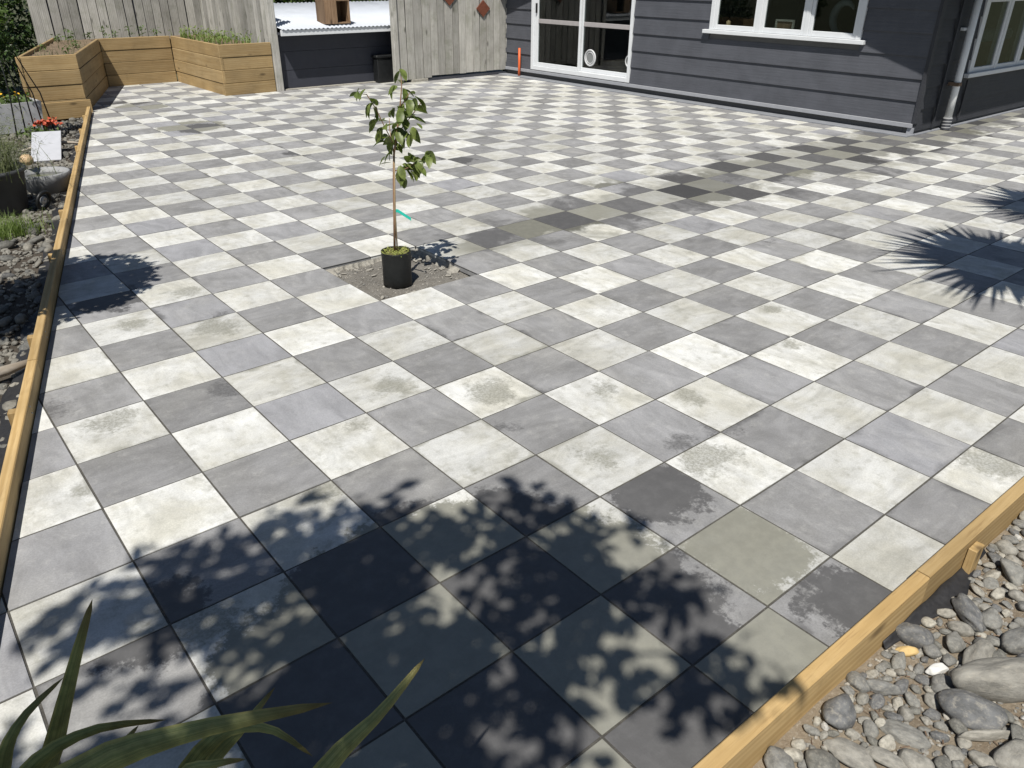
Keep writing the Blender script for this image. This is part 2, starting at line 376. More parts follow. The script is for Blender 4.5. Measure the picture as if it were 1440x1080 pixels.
# ---------------------------------------------------------------- ground
def sheet(name, x0, x1, y0, y1, nx, ny, zf, mt, smooth=True):
    V = []; F = []
    for j in range(ny+1):
        for i in range(nx+1):
            x = x0+(x1-x0)*i/nx; y = y0+(y1-y0)*j/ny; V.append((x, y, zf(x, y)))
    for j in range(ny):
        for i in range(nx):
            a = j*(nx+1)+i; F.append((a, a+1, a+nx+2, a+nx+1))
    return obj(name, mesh(name, V, F, mt, smooth))
struct(sheet('ground', -900, 900, -900, 900, 4, 4, lambda x, y: -0.16, M['grass']))

# ---------------------------------------------------------------- patio of pavers
T = 0.4
HOLE = (1.2, 2.0, 2.4, 3.2)
def edge_x(y): return -0.85 + 0.277*(y-2.19)             # inner face of the left edging
def edge_y(x): return -1.052 - 0.012*x                   # inner face of the near edging
def clip(poly, f):
    out = []
    for a, b in zip(poly, poly[1:]+poly[:1]):
        fa, fb = f(a), f(b)
        if fa >= 0: out.append(a)
        if fa*fb < 0:
            s = fa/(fa-fb); out.append((a[0]+(b[0]-a[0])*s, a[1]+(b[1]-a[1])*s))
    return out
fl = lambda p: p[0]-edge_x(p[1])-0.006
fn = lambda p: p[1]-edge_y(p[0])-0.006
def allowed(cx, cy):
    if cx > 9.9 and cy > 3.3: return False
    if cy > 12.2 and cx > 4.2: return False
    if cy > 14.5 or cx > 16.5 : return False
    if cy > 11.6 and cx < 1.5: return False
    return True
LB = [(-.14,3.01,.10),(.2,2.64,.13),(.25,3.37,.09),(.62,1.35,.1),(1.01,.99,.13),(.3,1.12,.07),(1.76,.33,.09),(1.49,.65,.07),(1.01,.22,.08),(1.38,-.1,.15),(-.83,1.37,.05),(-.58,1.86,.12),(-.07,.74,.08),(3.06,.73,.05),(2.7,.34,.07),(1.0,-.57,.25),(2.31,-.91,.12),(.6,-1.0,.36),(-.02,-.35,.80),(-.75,.35,.15),(2.45,11.53,.4),(2.46,9.38,.45),(-.6,.1,.2)]  # damp patches; the wide near one also darkens the tree's shade
DB = [(-.03,1.84,.09),(-.77,2.19,.09),(1.06,-1.0,.2),(1.0,-.11,.22),(-.15,3.53,.24),(.3,2.8,.07),(-.85,.43,.2),(.82,.69,.06),(1.38,.04,.07),(2.39,12.03,.3),(2.53,9.18,.35),(2.83,6.94,.18),(1.63,.04,.08),(4.26,1.54,.06),(4.05,5.51,.22),(7.87,3.29,.2),(-.05,-.35,.85),(.3,-1.0,.4)]  # damp on grey pavers; patches under tree shade deepen that shade too
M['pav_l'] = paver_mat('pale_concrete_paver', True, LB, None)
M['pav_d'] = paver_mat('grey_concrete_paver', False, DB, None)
patio_bm = bmesh.new(); cells = []
for i in range(-6, 42):
    for j in range(-4, 37):
        x0, y0 = i*T, j*T; cx, cy = x0+T/2, y0+T/2
        if not allowed(cx, cy): continue
        if HOLE[0]-.01 < cx < HOLE[1]+.01 and HOLE[2]-.01 < cy < HOLE[3]+.01: continue
        bed = [(x0, y0), (x0+T, y0), (x0+T, y0+T), (x0, y0+T)]
        gp = 0.0038
        po = [(x0+gp, y0+gp), (x0+T-gp, y0+gp), (x0+T-gp, y0+T-gp), (x0+gp, y0+T-gp)]
        bed = clip(clip(bed, fl), fn) ; po2 = clip(clip(po, fl), fn) if len(bed) > 2 else []
        if len(bed) > 2: patio_bm.faces.new([patio_bm.verts.new((*p, -0.0026)) for p in bed])
        if len(po2) > 2: cells.append((i, j, po2, po2 == po))
patio = bm_obj('patio', patio_bm, M['joint']); struct(patio)
def slab(bm, poly, z0, z1, cx, cy, ch=0.0013):
    """bevelled paver with its top at z1"""
    n = len(poly); pc = [(p[0]-cx, p[1]-cy) for p in poly]
    mx_ = sum(p[0] for p in pc)/n; my_ = sum(p[1] for p in pc)/n
    ins = []
    for p in pc:
        d = math.hypot(p[0]-mx_, p[1]-my_) or 1; k = 1-ch*1.4/d; ins.append((mx_+(p[0]-mx_)*k, my_+(p[1]-my_)*k))
    a = [bm.verts.new((*p, z1)) for p in ins]; b = [bm.verts.new((*p, z1-ch*.8)) for p in pc]; c = [bm.verts.new((*p, z0)) for p in pc]
    bm.faces.new(a)
    for k in range(n):
        l = (k+1) % n; bm.faces.new((b[k], b[l], a[l], a[k])); bm.faces.new((c[k], c[l], b[l], b[k]))
def in_view(x, y):
    v = Vector((x, y, 0))-CL; z = -v.dot(CB)
    if z <= .1: return False
    u, q = v.dot(CR)/z*1085+720, -v.dot(CU)/z*1085+540
    return -60 < u < 1500 and -60 < q < 1160
cells.sort(key=lambda c: (not in_view((c[0]+.5)*T, (c[1]+.5)*T), (Vector(((c[0]+.5)*T, (c[1]+.5)*T, 0))-CL).length))
full = {}
for key in ('pav_l', 'pav_d'):
    bm = bmesh.new(); gp = .0038; slab(bm, [(gp-.2, gp-.2), (.2-gp, gp-.2), (.2-gp, .2-gp), (gp-.2, .2-gp)], -.04, 0, 0, 0)
    bmesh.ops.recalc_face_normals(bm, faces=bm.faces); me = bpy.data.meshes.new('paver'); bm.to_mesh(me); bm.free(); me.materials.append(M[key]); full[key] = me
rest = bmesh.new()
for k, (i, j, po, whole) in enumerate(cells):
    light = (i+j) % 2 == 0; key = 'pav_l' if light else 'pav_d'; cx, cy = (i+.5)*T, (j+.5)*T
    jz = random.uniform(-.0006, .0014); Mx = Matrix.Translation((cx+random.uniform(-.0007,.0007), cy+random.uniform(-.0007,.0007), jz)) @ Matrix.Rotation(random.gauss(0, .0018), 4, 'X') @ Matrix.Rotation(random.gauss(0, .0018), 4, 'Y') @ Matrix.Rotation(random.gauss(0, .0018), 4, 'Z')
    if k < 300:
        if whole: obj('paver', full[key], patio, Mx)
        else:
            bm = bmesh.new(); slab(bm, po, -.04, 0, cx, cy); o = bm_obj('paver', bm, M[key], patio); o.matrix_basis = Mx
    else:
        n0 = len(rest.faces); nv = len(rest.verts); slab(rest, po, -.04, 0, cx, cy)
        rest.verts.ensure_lookup_table(); rest.faces.ensure_lookup_table()
        for v in rest.verts[nv:]: v.co = Mx @ v.co
        for f in rest.faces[n0:]: f.material_index = 0 if light else 1
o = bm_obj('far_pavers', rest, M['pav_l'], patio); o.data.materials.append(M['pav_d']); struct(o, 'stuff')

# planting hole: dirt floor, crumbled mortar along two sides
def hz(x, y):
    e = min(x-1.16, 2.04-x, y-2.36, 3.24-y)
    return -.052 + .012*noise.noise(Vector((x*7, y*7, 1))) + .006*noise.noise(Vector((x*28, y*28, 4)))
o = sheet('hole_soil', 1.16, 2.04, 2.36, 3.24, 44, 44, hz, M['drysoil']); o.parent = patio
def rockmesh(seed, sub=2, flat=.6, ang=.3, mt='stone', rough=.18):
    bm = bmesh.new(); bmesh.ops.create_icosphere(bm, subdivisions=sub, radius=1)
    rr = random.Random(seed); sx_, sy_, sz_ = 1, rr.uniform(.6, .95), rr.uniform(flat*.75, flat*1.15); of = Vector((seed*3.7, seed*1.3, seed*.77))
    pl = [(Vector((rr.gauss(0,1), rr.gauss(0,1), rr.gauss(0,1))).normalized(), rr.uniform(.68, .9)) for _ in range(int(ang*16))]
    for v in bm.verts:
        d = v.co.normalized(); k = 1+.28*noise.noise(d*1.1+of)+rough*.5*noise.noise(d*2.6+of)
        q = d*k
        for n_, lim in pl:
            h = q.dot(n_)
            if h > lim: q -= n_*(h-lim)*.85
        v.co = (q.x*sx_, q.y*sy_, q.z*sz_)
    bmesh.ops.recalc_face_normals(bm, faces=bm.faces)
    me = bpy.data.meshes.new('stone'); bm.to_mesh(me); bm.free(); me.materials.append(M[mt]); me.polygons.foreach_set('use_smooth', [True]*len(me.polygons)); return me
def rotm(rr): return Matrix.Rotation(rr.uniform(0, 6.28), 4, 'Z') @ Matrix.Rotation(rr.gauss(0, .25), 4, 'X') @ Matrix.Rotation(rr.gauss(0, .25), 4, 'Y')
def haunch(p0, p1, inward, wd, seed):
    V = []; F = []; n = 110; m_ = 14; p0 = Vector(p0); p1 = Vector(p1); i_ = Vector(inward)
    for k in range(n+1):
        q = p0.lerp(p1, k/n); w_ = wd*max(.08, .45+1.3*noise.noise(Vector((k*.06, seed, 0)))+.5*noise.noise(Vector((k*.27, seed, 2))))
        for j in range(m_+1):
            f = j/m_; r_ = q+i_*(w_*f-.004); z = -.022-.036*f**.8+.02*noise.noise(Vector((r_.x*26, r_.y*26, seed)))*min(1, 3*f)+.007*noise.noise(Vector((r_.x*70, r_.y*70, seed)))*min(1, 3*f)-(.03 if j == m_ else 0)
            V.append((r_.x, r_.y, z))
    for k in range(n):
        for j in range(m_): a_ = k*(m_+1)+j; F.append((a_, a_+1, a_+m_+2, a_+m_+1))
    return obj('mortar_haunch', mesh('mortar_haunch', V, F, M['cement'], False), patio)
haunch((2.0, 2.62, 0), (2.0, 3.2, 0), (-1, 0, 0), .085, 1); haunch((1.2, 3.2, 0), (2.0, 3.2, 0), (0, -1, 0), .075, 5); haunch((1.2, 2.42, 0), (1.2, 3.2, 0), (1, 0, 0), .065, 9)
mort = [rockmesh(300+k, 2, .5, .6, 'cement', .6) for k in range(5)]
rr = random.Random(5)
for k in range(40):
    x, y = (1.95-abs(rr.gauss(0, .06)), 2.55+.6*rr.random()) if k < 18 else (1.26+.68*rr.random(), 3.12-abs(rr.gauss(0, .05))) if k < 32 else (1.3+.6*rr.random(), 2.48+.6*rr.random())
    r_ = rr.uniform(.010, .024)
    obj('mortar_lump', mort[k % 5], patio, Matrix.Translation((x, y, -.046)) @ rotm(rr) @ Matrix.Diagonal((r_*1.3, r_*rr.uniform(.6, 1), r_*.7, 1)))
# ---------------------------------------------------------------- timber edging
ed = thing('timber_edging', 'long pine edging board between the patio and the left stone bed', 'edging', (-.9, 2, 0))
ux = Vector((.277, 1, 0)).normalized(); un = Vector((-ux.y, ux.x, 0))     # along, outward
def edge_mat(y, z): return Matrix(((ux.x, un.x, 0, edge_x(y)), (ux.y, un.y, 0, y), (0, 0, 1, z), (0, 0, 0, 1)))
for (a, b, dz) in ((-1.4, 2.62, 0), (2.624, 5.35, .003), (5.354, 8.1, -.002), (8.104, 11.36, .002)):
    L_ = (b-a)/ux.y
    bm = bmesh.new(); n = 24; vs_ = []
    for k in range(n+1):                                 # a slightly bowed sawn board
        s = k/n*L_; wv = .004*noise.noise(Vector((s*.6+a, 3, 0))); q = edge_mat(a, 0)
        cr = .004
        prof = [(0+wv, -.085), (.047+wv, -.085), (.047+wv, .09+dz-cr), (.047-cr+wv, .09+dz), (cr+wv, .09+dz), (wv, .09+dz-cr)]
        vs_.append([bm.verts.new(q @ Vector((s, y_, z_+.002*noise.noise(Vector((s*2, 7, 0)))))) for y_, z_ in prof])
    for r0, r1 in zip(vs_, vs_[1:]):
        for k in range(6): bm.faces.new((r0[k], r0[(k+1) % 6], r1[(k+1) % 6], r1[k]))
    bm.faces.new(vs_[0]); bm.faces.new(vs_[-1][::-1])
    bm_obj('board', bm, M['pine_edge'], ed)
for y, tz in ((.4, .06), (2.15, .058), (3.05, .05), (4.55, .05), (5.75, .055), (7.1, .06), (8.6, .055), (9.7, .06), (10.8, .055)):
    bm = bmesh.new(); bm_box(bm, -.024, .024, .049, .094, -.2, tz, edge_mat(y, 0), .002); bm_obj('peg', bm, M['pine_z'], ed)
for y in (2.15, 3.05, 4.55, 5.75, 7.1):
    for dz in (.03, .065):
        bm = bmesh.new(); bmesh.ops.create_cone(bm, cap_ends=True, segments=8, radius1=.004, radius2=.004, depth=.004, matrix=edge_mat(y, dz) @ Matrix.Translation((0, -.001, 0)) @ Matrix.Rotation(math.pi/2, 4, 'X')); bm_obj('screw_head', bm, M['galv'], ed)
ed2 = thing('timber_edging', 'pine edging board across the near right corner, beside the river stones', 'edging', (1, -1.08, 0))
for (a, b, dz) in ((-1.9, 1.26, 0), (1.263, 4.4, .003), (4.403, 8.6, 0)):
    Mx = Matrix.Translation((a, edge_y(a), 0)) @ Matrix.Rotation(-.012, 4, 'Z')
    bm = bmesh.new(); n = 16; vs_ = []; L_ = b-a
    for k in range(n+1):
        s = k/n*L_; cr = .004; wv = .003*noise.noise(Vector((s*.8+a, 9, 0)))
        prof = [(-.048+wv, -.10), (wv, -.10), (wv, .085+dz-cr), (-cr+wv, .085+dz), (-.048+cr+wv, .085+dz), (-.048+wv, .085+dz-cr)]
        vs_.append([bm.verts.new(Mx @ Vector((s, y_, z_+.002*noise.noise(Vector((s*2, 17, 0)))))) for y_, z_ in prof])
    for r0, r1 in zip(vs_, vs_[1:]):
        for k in range(6): bm.faces.new((r0[k], r0[(k+1) % 6], r1[(k+1) % 6], r1[k]))
    bm.faces.new(vs_[0]); bm.faces.new(vs_[-1][::-1]); bm_obj('board', bm, M['pine_x'], ed2)
for x, tz in ((1.60, .055), (2.75, .05)):
    bm = bmesh.new(); y = edge_y(x)-.050; bm_box(bm, x-.034, x+.034, y-.030, y, -.22, tz, None, .002); bm_obj('peg', bm, M['pine_z'], ed2)

# ---------------------------------------------------------------- stone beds
def lz(x, y): return -.085+.03*noise.noise(Vector((x*2.2, y*2.2, 0)))+.012*noise.noise(Vector((x*11, y*11, 3)))
def bedmesh(name, poly_test, x0, x1, y0, y1, nx, ny, zf, mt):
    o = sheet(name, x0, x1, y0, y1, nx, ny, zf, mt)
    bm = bmesh.new(); bm.from_mesh(o.data)
    bmesh.ops.delete(bm, geom=[f for f in bm.faces if not poly_test(*f.calc_center_median()[:2])], context='FACES'); bm.to_mesh(o.data); bm.free(); return o
M['darkbed'] = soilmat('dark_bed_soil', (.045, .038, .03), (.075, .062, .048), (.13, .11, .09))
bed_l = struct(bedmesh('left_stone_bed', lambda x, y: x < edge_x(y)-.0, -3, 2.2, -1, 13, 80, 200, lz, M['darkbed']))
def rz(x, y): return -.062+.03*noise.noise(Vector((x*2.5, y*2.5, 8)))+.01*noise.noise(Vector((x*13, y*13, 3)))+max(0, -1.25-y)*.12
bed_r = struct(bedmesh('right_stone_bed', lambda x, y: True, -2.5, 9, -4.5, -1.075, 240, 80, rz, M['bedsoil']))
DSTONES = [rockmesh(90+k, 2, random.uniform(.42, .7), random.choice((.1, .2, .45, .6)), 'darkstone') for k in range(12)]
STONES = [rockmesh(k, 3, random.uniform(.42, .7), random.choice((.2, .5, .8, 1.1))) for k in range(18)]
# weed mat showing beside the boards
def matstrip(name, label, pts, wd, zf, bump_):
    V = []; F = []; n = len(pts)-1
    for k, (p, d) in enumerate(pts):
        for c_ in range(5):
            s = c_/4; wk = wd*(1+.9*noise.noise(Vector((k*.22, 1, 0))))+(bump_(p.x) if bump_ else 0); q = p+d*(max(.012, wk)*s); V.append((q.x, q.y, zf(q.x, q.y)+.022*(1-s)**2+.012+.01*noise.noise(Vector((q.x*8, q.y*8, 5)))))
    for k in range(n):
        for c_ in range(4): a = k*5+c_; F.append((a, a+1, a+6, a+5))
    o = obj(name, mesh(name, V, F, M['mat'], True)); md = o.modifiers.new('thickness', 'SOLIDIFY'); md.thickness = .003; tag(o, label, 'weed mat'); return o
matstrip('weed_mat', 'crinkled black weed mat between near right edging board and river stones', [(Vector((x*.05, edge_y(x*.05)-.052, 0)), Vector((0, -1, 0))) for x in range(20, 36)], .016, rz, lambda x: .07*math.exp(-((x-1.38)/.16)**2))
matstrip('weed_mat', 'dark weed mat strip along the left edging board under grey stones', [(Vector((edge_x(y*.1), y*.1, 0))+un*.05, un) for y in range(-5, 112)], .13, lz, None)
placed = []
def drop(bed, zf, x, y, r_, rr, me=None, name='stone', par=True, sc_=(1, 1, 1), rot=None, up=.35):
    Mx = Matrix.Translation((x, y, zf(x, y)+r_*up)) @ (rot if rot is not None else rotm(rr)) @ Matrix.Diagonal((r_*sc_[0], r_*sc_[1], r_*sc_[2], 1))
    placed.append((x, y, r_))
    return obj(name, me or rr.choice(DSTONES if bed is bed_l else STONES), bed if par else None, Mx)
rr = random.Random(21)
# stones one would point at: (pixel x, pixel y, half length m, stretch, turn, label)
BIG = [(1410, 968, .165, (1.25, .52, .75), -.72, 'long smooth dark grey boulder at right edge of the stone bed', 3),
 (1364, 1000, .088, (1.2, .95, .95), -1.15, 'big rounded teardrop stone leaning against the long boulder', 2),
 (1180, 1003, .078, (1.0, .95, .8), .2, 'round dark grey cobble near the edging board in lower right', 1),
 (1196, 1058, .085, (1.3, .8, .6), -1.3, 'broad flat wedge shaped stone at the bottom edge of the photo', 4),
 (1242, 960, .075, (1.25, .9, .6), -.9, 'grey brown stone half sunk in dirt above the pale slab', 5),
 (1272, 1030, .085, (1.4, .7, .4), -1.25, 'pale flat dusty slab stone lying in the bare dirt', 6),
 (1247, 1068, .075, (1.3, .8, .5), -1.2, 'pale grey oblong stone at bottom edge beside bare dirt', 7),
 (1362, 862, .075, (1.35, .75, .7), .9, 'peanut shaped brown grey stone beside the weed mat', 0),
 (1393, 872, .062, (1.0, .9, .8), .3, 'rounded grey stone right beside the peanut shaped one', 1),
 (1321, 932, .036, (1.2, .95, .8), -.5, 'small bright white pebble above the long boulder', 9),
 (1280, 904, .038, (1.2, .8, .7), -.6, 'small yellow ochre stone near the edging board', 10),
 (1376, 925, .075, (1.3, .7, .7), .1, 'smooth olive grey stone just above the long boulder', 2),
 (1408, 928, .06, (1.0, .9, .7), .8, 'angular grey stone between olive stone and long boulder', 6),
 (1432, 905, .075, (1.2, .8, .8), -.3, 'dark blue grey stone at the right edge above the boulder', 3),
 (1342, 1062, .048, (1.0, .95, .8), .2, 'dark grey cobble at the bottom edge below the teardrop stone', 4),
 (1385, 1038, .085, (1.6, .5, .5), -.62, 'long low tan stone lying below the teardrop stone', 5)]
M['white_stone'] = plain('white_quartz', (.58, .58, .56), .7, .2, 20, .002); M['ochre_stone'] = plain('ochre_rock', (.50, .36, .16), .8, .3, 25, .003)
for x, y, r_, s_, a, lab, mi in BIG:
    r_ *= (.62 if mi in (4, 5, 6, 7) else .84)
    p = G(x, y, -.03); o = drop(bed_r, rz, p.x, p.y, r_, rr, None, 'river_stone', False, s_, Matrix.Rotation(a, 4, 'Z') @ Matrix.Rotation(.12, 4, 'X'), .3)
    me = rockmesh(50+mi, 4, .75, .05 if mi in (3, 2, 1, 0) else .3, rough=.08); o.data = me
    if 'white' in lab: me.materials[0] = M['white_stone']
    if 'ochre' in lab: me.materials[0] = M['ochre_stone']
    tag(o, lab, 'stone', 'named stones in right bed')
def scatter(bed, zf, test, box_, n, rmin, rmax, rr, tries=9000, k=.82):
    c = 0
    for t_ in range(tries):
        if c >= n: break
        x, y = rr.uniform(box_[0], box_[1]), rr.uniform(box_[2], box_[3])
        if not test(x, y): continue
        r_ = rmin+(rmax-rmin)*(1-t_/tries)**2*rr.random()
        if any((x-a)**2+(y-b)**2 < ((r_+q)*k)**2 for a, b, q in placed): continue
        drop(bed, zf, x, y, r_, rr, sc_=(1.1, 1, 1)); c += 1
    return c
dirt = lambda x, y: noise.noise(Vector((x*2.6, y*2.6, 2))) < .28
scatter(bed_r, rz, lambda x, y: y < -1.13-.06*math.exp(-((x-1.38)/.2)**2) and x > -.1 and in_view(x, y) and (dirt(x, y) or x > 1.15) and not (.28 < x < .75 and -1.5 < y < -1.28 and (x*7+y*9) % 1 < .6), (-.2, 3, -2.6, -1.14), 260, .016, .062, rr, 20000, .74)
# left bed stones
fl_ = lambda x, y: x < edge_x(y)-.10 and x > edge_x(y)-1.3 and in_view(x, y)
scatter(bed_l, lz, fl_, (-2, 2, 1.8, 11.4), 300, .026, .070, rr, 16000, .78)
# small gravel, too many to count
_b = bmesh.new(); bmesh.ops.create_icosphere(_b, subdivisions=1, radius=1); ICO_V = [v.co.copy() for v in _b.verts]; ICO_F = [tuple(v.index for v in f.verts) for f in _b.faces]; _b.free()
def pebbles(name, mats, mt, parent):
    V = []; F = []
    for Mx in mats:
        b = len(V); V += [Mx @ v for v in ICO_V]; F += [tuple(i+b for i in f) for f in ICO_F]
    o = obj(name, mesh(name, V, F, mt), parent); return struct(o, 'stuff')
def gravel(name, label, zf, test, box_, n, r0, r1, parent, mt='gravel'):
    rr = random.Random(77); ms = []; c = 0
    while c < n:
        x, y = rr.uniform(box_[0], box_[1]), rr.uniform(box_[2], box_[3]); 
        if not test(x, y): c += .05; continue
        r_ = rr.uniform(r0, r1)*rr.uniform(.5, 1); c += 1
        ms.append(Matrix.Translation((x, y, zf(x, y)+r_*.3)) @ rotm(rr) @ Matrix.Diagonal((1.2*r_, .85*r_, .6*r_, 1)))
    return pebbles(name, ms, M[mt], parent)
t = NT('mixed_gravel'); p = t.pos(); vo = t.n('TexVoronoi'); t.put(vo.inputs[0], p); vo.inputs['Scale'].default_value = 28
wn_ = t.n('TexWhiteNoise'); t.put(wn_.inputs[0], vo.outputs['Position']); M['gravel'] = t.out(t.mix(wn_.outputs[0], (.14, .138, .13), (.34, .32, .28)), .85)
ms = []; rr = random.Random(6)
for k in range(700):                                     # grit in the planting hole
    x, y = rr.uniform(1.21, 1.99), rr.uniform(2.41, 3.19); r_ = abs(rr.gauss(0, .0042))+.002
    ms.append(Matrix.Translation((x, y, hz(x, y)+r_*.4)) @ rotm(rr) @ Matrix.Diagonal((r_, r_*.8, r_*.6, 1)))
pebbles('hole_grit', ms, M['gravel'], patio)
gravel('right_gravel', '', rz, lambda x, y: y < -1.125-.07*math.exp(-((x-1.38)/.2)**2) and in_view(x, y), (-.1, 2.6, -2.2, -1.12), 1500, .004, .013, bed_r)
gravel('left_gravel', '', lz, lambda x, y: edge_x(y)-1.2 < x < edge_x(y)-.08 and in_view(x, y), (-2, 2, 1.5, 11.4), 4500, .012, .034, bed_l, 'darkstone')
bm = bmesh.new(); rr = random.Random(8)
for k in range(500):                                     # bark and twig litter
    x, y = rr.uniform(.1, 2.2), rr.uniform(-1.9, -1.16); a = rr.uniform(0, 6.28); l = rr.uniform(.01, .035); z = rz(x, y)+.006
    bm_tube(bm, [(x, y, z), (x+l*math.cos(a), y+l*math.sin(a), z+rr.uniform(-.002, .008))], rr.uniform(.001, .0025), 4)
struct(bm_obj('bark_litter', bm, M['bark'], bed_r), 'stuff')

# ---------------------------------------------------------------- house
XW = 9.68; YS = 3.03
house = thing('house', 'charcoal weatherboard house with white door and window joinery', 'house', (XW, YS, 0))
LAP = .268; Z0 = .15; NB = 17
def lap_board(axis, a, b, zb, zt, sgn_face):
    """one lapped board: foot 18 mm proud, head flush"""
    bm = bmesh.new()
    prof = [(0.0, zb), (-.026, zb), (-.026, zb+.003), (-.003, zt), (0, zt)]
    ends = []
    for e_ in (a, b):
        ends.append([bm.verts.new((XW+px_, e_, z_) if axis == 'y' else (e_, YS+px_, z_)) for px_, z_ in prof])
    n = len(prof)
    for k in range(n): bm.faces.new((ends[0][k], ends[0][(k+1) % n], ends[1][(k+1) % n], ends[1][k]))
    bm.faces.new(ends[0]); bm.faces.new(ends[1][::-1])
    return bm_obj('weatherboard', bm, M['board_y' if axis == 'y' else 'board_x'], house)
DOOR = (8.06, 10.69, .16, 2.25); WIN = (3.97, 6.47, 1.06, 2.05)
WALL_END = 11.62; RIDGE = 7.2
def gable(y): return 2.32+.36*min(y-YS, 2*RIDGE-YS-y)
def cuts(zb, zt, lo, hi, ops):
    segs = [(lo, hi)]
    for a, b, z0, z1 in ops:
        if zt > z0+.02 and zb < z1-.02:
            ns = []
            for s, e_ in segs:
                if b <= s or a >= e_: ns.append((s, e_)); continue
                if a > s: ns.append((s, a))
                if b < e_: ns.append((b, e_))
            segs = ns
    return segs
for k in range(NB-3):
    zb = Z0+k*LAP; lo_, hi_ = YS, WALL_END
    if zb+LAP > gable(YS):
        lo_ = YS+(zb+LAP-2.32)/.36; hi_ = 2*RIDGE-lo_
    if lo_ >= hi_: break
    for a, b in cuts(zb, zb+LAP, lo_, hi_, [DOOR, WIN]): lap_board('y', a, b, zb, zb+LAP+.012, -1)
SWIN = (10.9, 14.6, .64, 1.95)
for k in range(9):
    zb = Z0-.1+k*LAP
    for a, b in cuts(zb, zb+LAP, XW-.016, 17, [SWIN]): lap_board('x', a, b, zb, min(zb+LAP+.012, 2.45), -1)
def lining(name, axis, ops, lo, hi, top, off):
    """solid wall behind the boards with real openings"""
    ys = sorted({lo, hi, *[v for o_ in ops for v in o_[:2]]}); bm = bmesh.new()
    for a, b in zip(ys, ys[1:]):
        zs = [(0.0, top)]
        for o_ in ops:
            if o_[0] <= a and b <= o_[1]: zs = [(0.0, o_[2]), (o_[3], top)]
        for z0, z1 in zs:
            if axis == 'y': bm_box(bm, XW+.003, XW+.12, a, b, z0, z1)
            else: bm_box(bm, a, b, YS+.003, YS+.12, z0, z1)
    return bm_obj(name, bm, M['room'], house)
lining('wall', 'y', [DOOR, WIN], YS+.13, WALL_END, 2.3, 0); lining('wall', 'x', [SWIN], XW+.003, 17, 2.3, 0)
box('wall', 17, 17.1, YS, WALL_END, 0, 2.3, M['room'], house); box('wall', XW+.15, 17, WALL_END-.1, WALL_END, 0, 2.3, M['room'], house)
box('room_floor', XW+.13, 16.9, YS+.13, WALL_END-.12, .06, .16, M['roomfloor'], house)
box('room_ceiling', XW+.02, 16.9, YS+.03, WALL_END-.12, 2.31, 2.36, M['room'], house)
box('room_partition', XW+2.6, XW+2.7, 6.6, 11.4, .17, 2.3, M['room'], house)
bm = bmesh.new()                                          # gable roof with deep verge and eaves
for s in (0, 1):
    ya, yb = (YS-.80, RIDGE) if s == 0 else (2*RIDGE-YS+.80, RIDGE)
    za = 2.35-.36*.80; zb = 2.35+.36*(RIDGE-YS)
    for (x0, x1) in ((XW-.70, 17.8),):
        vs_ = [bm.verts.new(v) for v in ((x0, ya, za), (x1, ya, za), (x1, yb, zb), (x0, yb, zb), (x0, ya, za+.12), (x1, ya, za+.12), (x1, yb, zb+.12), (x0, yb, zb+.12))]
        for f in ((0,3,2,1),(4,5,6,7),(0,1,5,4),(1,2,6,5),(2,3,7,6),(3,0,4,7)): bm.faces.new([vs_[i] for i in f])
bm_obj('roof', bm, M['rooftin'], house)
# base: sill strip, dark plinth, footing ledge
box('base_trim', XW-.055, XW+.002, YS-.012, WALL_END-.15, .095, .148, M['trim_grey'], house, .003)
box('plinth', XW+.004, XW+.06, YS+.02, WALL_END-.2, -.02, .096, M['plinth'], house)
box('plinth', XW-.03, XW+.003, YS-.03, YS+.05, .012, .094, M['trim_grey'], house)
box('footing', XW-.21, XW+.02, YS-.05, WALL_END-.12, -.03, .018, M['footing'], house, .004)
box('footing', XW+.023, 17, YS-.06, YS+.02, -.03, .014, M['footing'], house, .004)
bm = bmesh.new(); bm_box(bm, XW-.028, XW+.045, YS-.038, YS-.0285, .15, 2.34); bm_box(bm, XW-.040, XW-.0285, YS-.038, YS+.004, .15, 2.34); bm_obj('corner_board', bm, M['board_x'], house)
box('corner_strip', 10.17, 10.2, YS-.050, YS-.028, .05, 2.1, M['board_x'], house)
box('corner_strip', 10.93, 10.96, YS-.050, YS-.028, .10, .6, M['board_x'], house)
# door
dr = obj('door', None, house)
WI[dr.name] = Matrix.Identity(4)
def jb(name, y0, y1, z0, z1, x0, x1, mt=None, par=None): return box(name, x0, x1, y0, y1, z0, z1, mt or M['white'], par, .004)
X1 = XW-.045
jb('frame', DOOR[0], DOOR[0]+.06, .16, 2.25, X1, XW+.10, None, dr); jb('frame', DOOR[1]-.075, DOOR[1], .16, 2.25, X1, XW+.10, None, dr)
jb('frame', DOOR[0]+.061, DOOR[1]-.076, .16, .235, X1, XW+.10, None, dr); jb('frame', DOOR[0]+.061, DOOR[1]-.076, 2.18, 2.25, X1, XW+.10, None, dr)
ym = 9.345
def sash(y0, y1, x0, x1, sw0, sw1):
    jb('stile', y0, y0+sw0, .237, 2.178, x0, x1, None, dr); jb('stile', y1-sw1, y1, .237, 2.178, x0, x1, None, dr)
    jb('bottom_rail', y0+sw0+.001, y1-sw1-.001, .237, .30, x0, x1, None, dr); jb('top_rail', y0+sw0+.001, y1-sw1-.001, 2.12, 2.178, x0, x1, None, dr)
    jb('mid_rail', y0+sw0+.001, y1-sw1-.001, .995, 1.07, x0+.004, x1-.004, M['rail_grey'], dr)
    xm = (x0+x1)/2
    jb('pane', y0+sw0-.004, y1-sw1+.004, .296, .999, xm-.003, xm+.003, M['glass'], dr); jb('pane', y0+sw0-.004, y1-sw1+.004, 1.066, 2.124, xm-.003, xm+.003, M['glass'], dr)
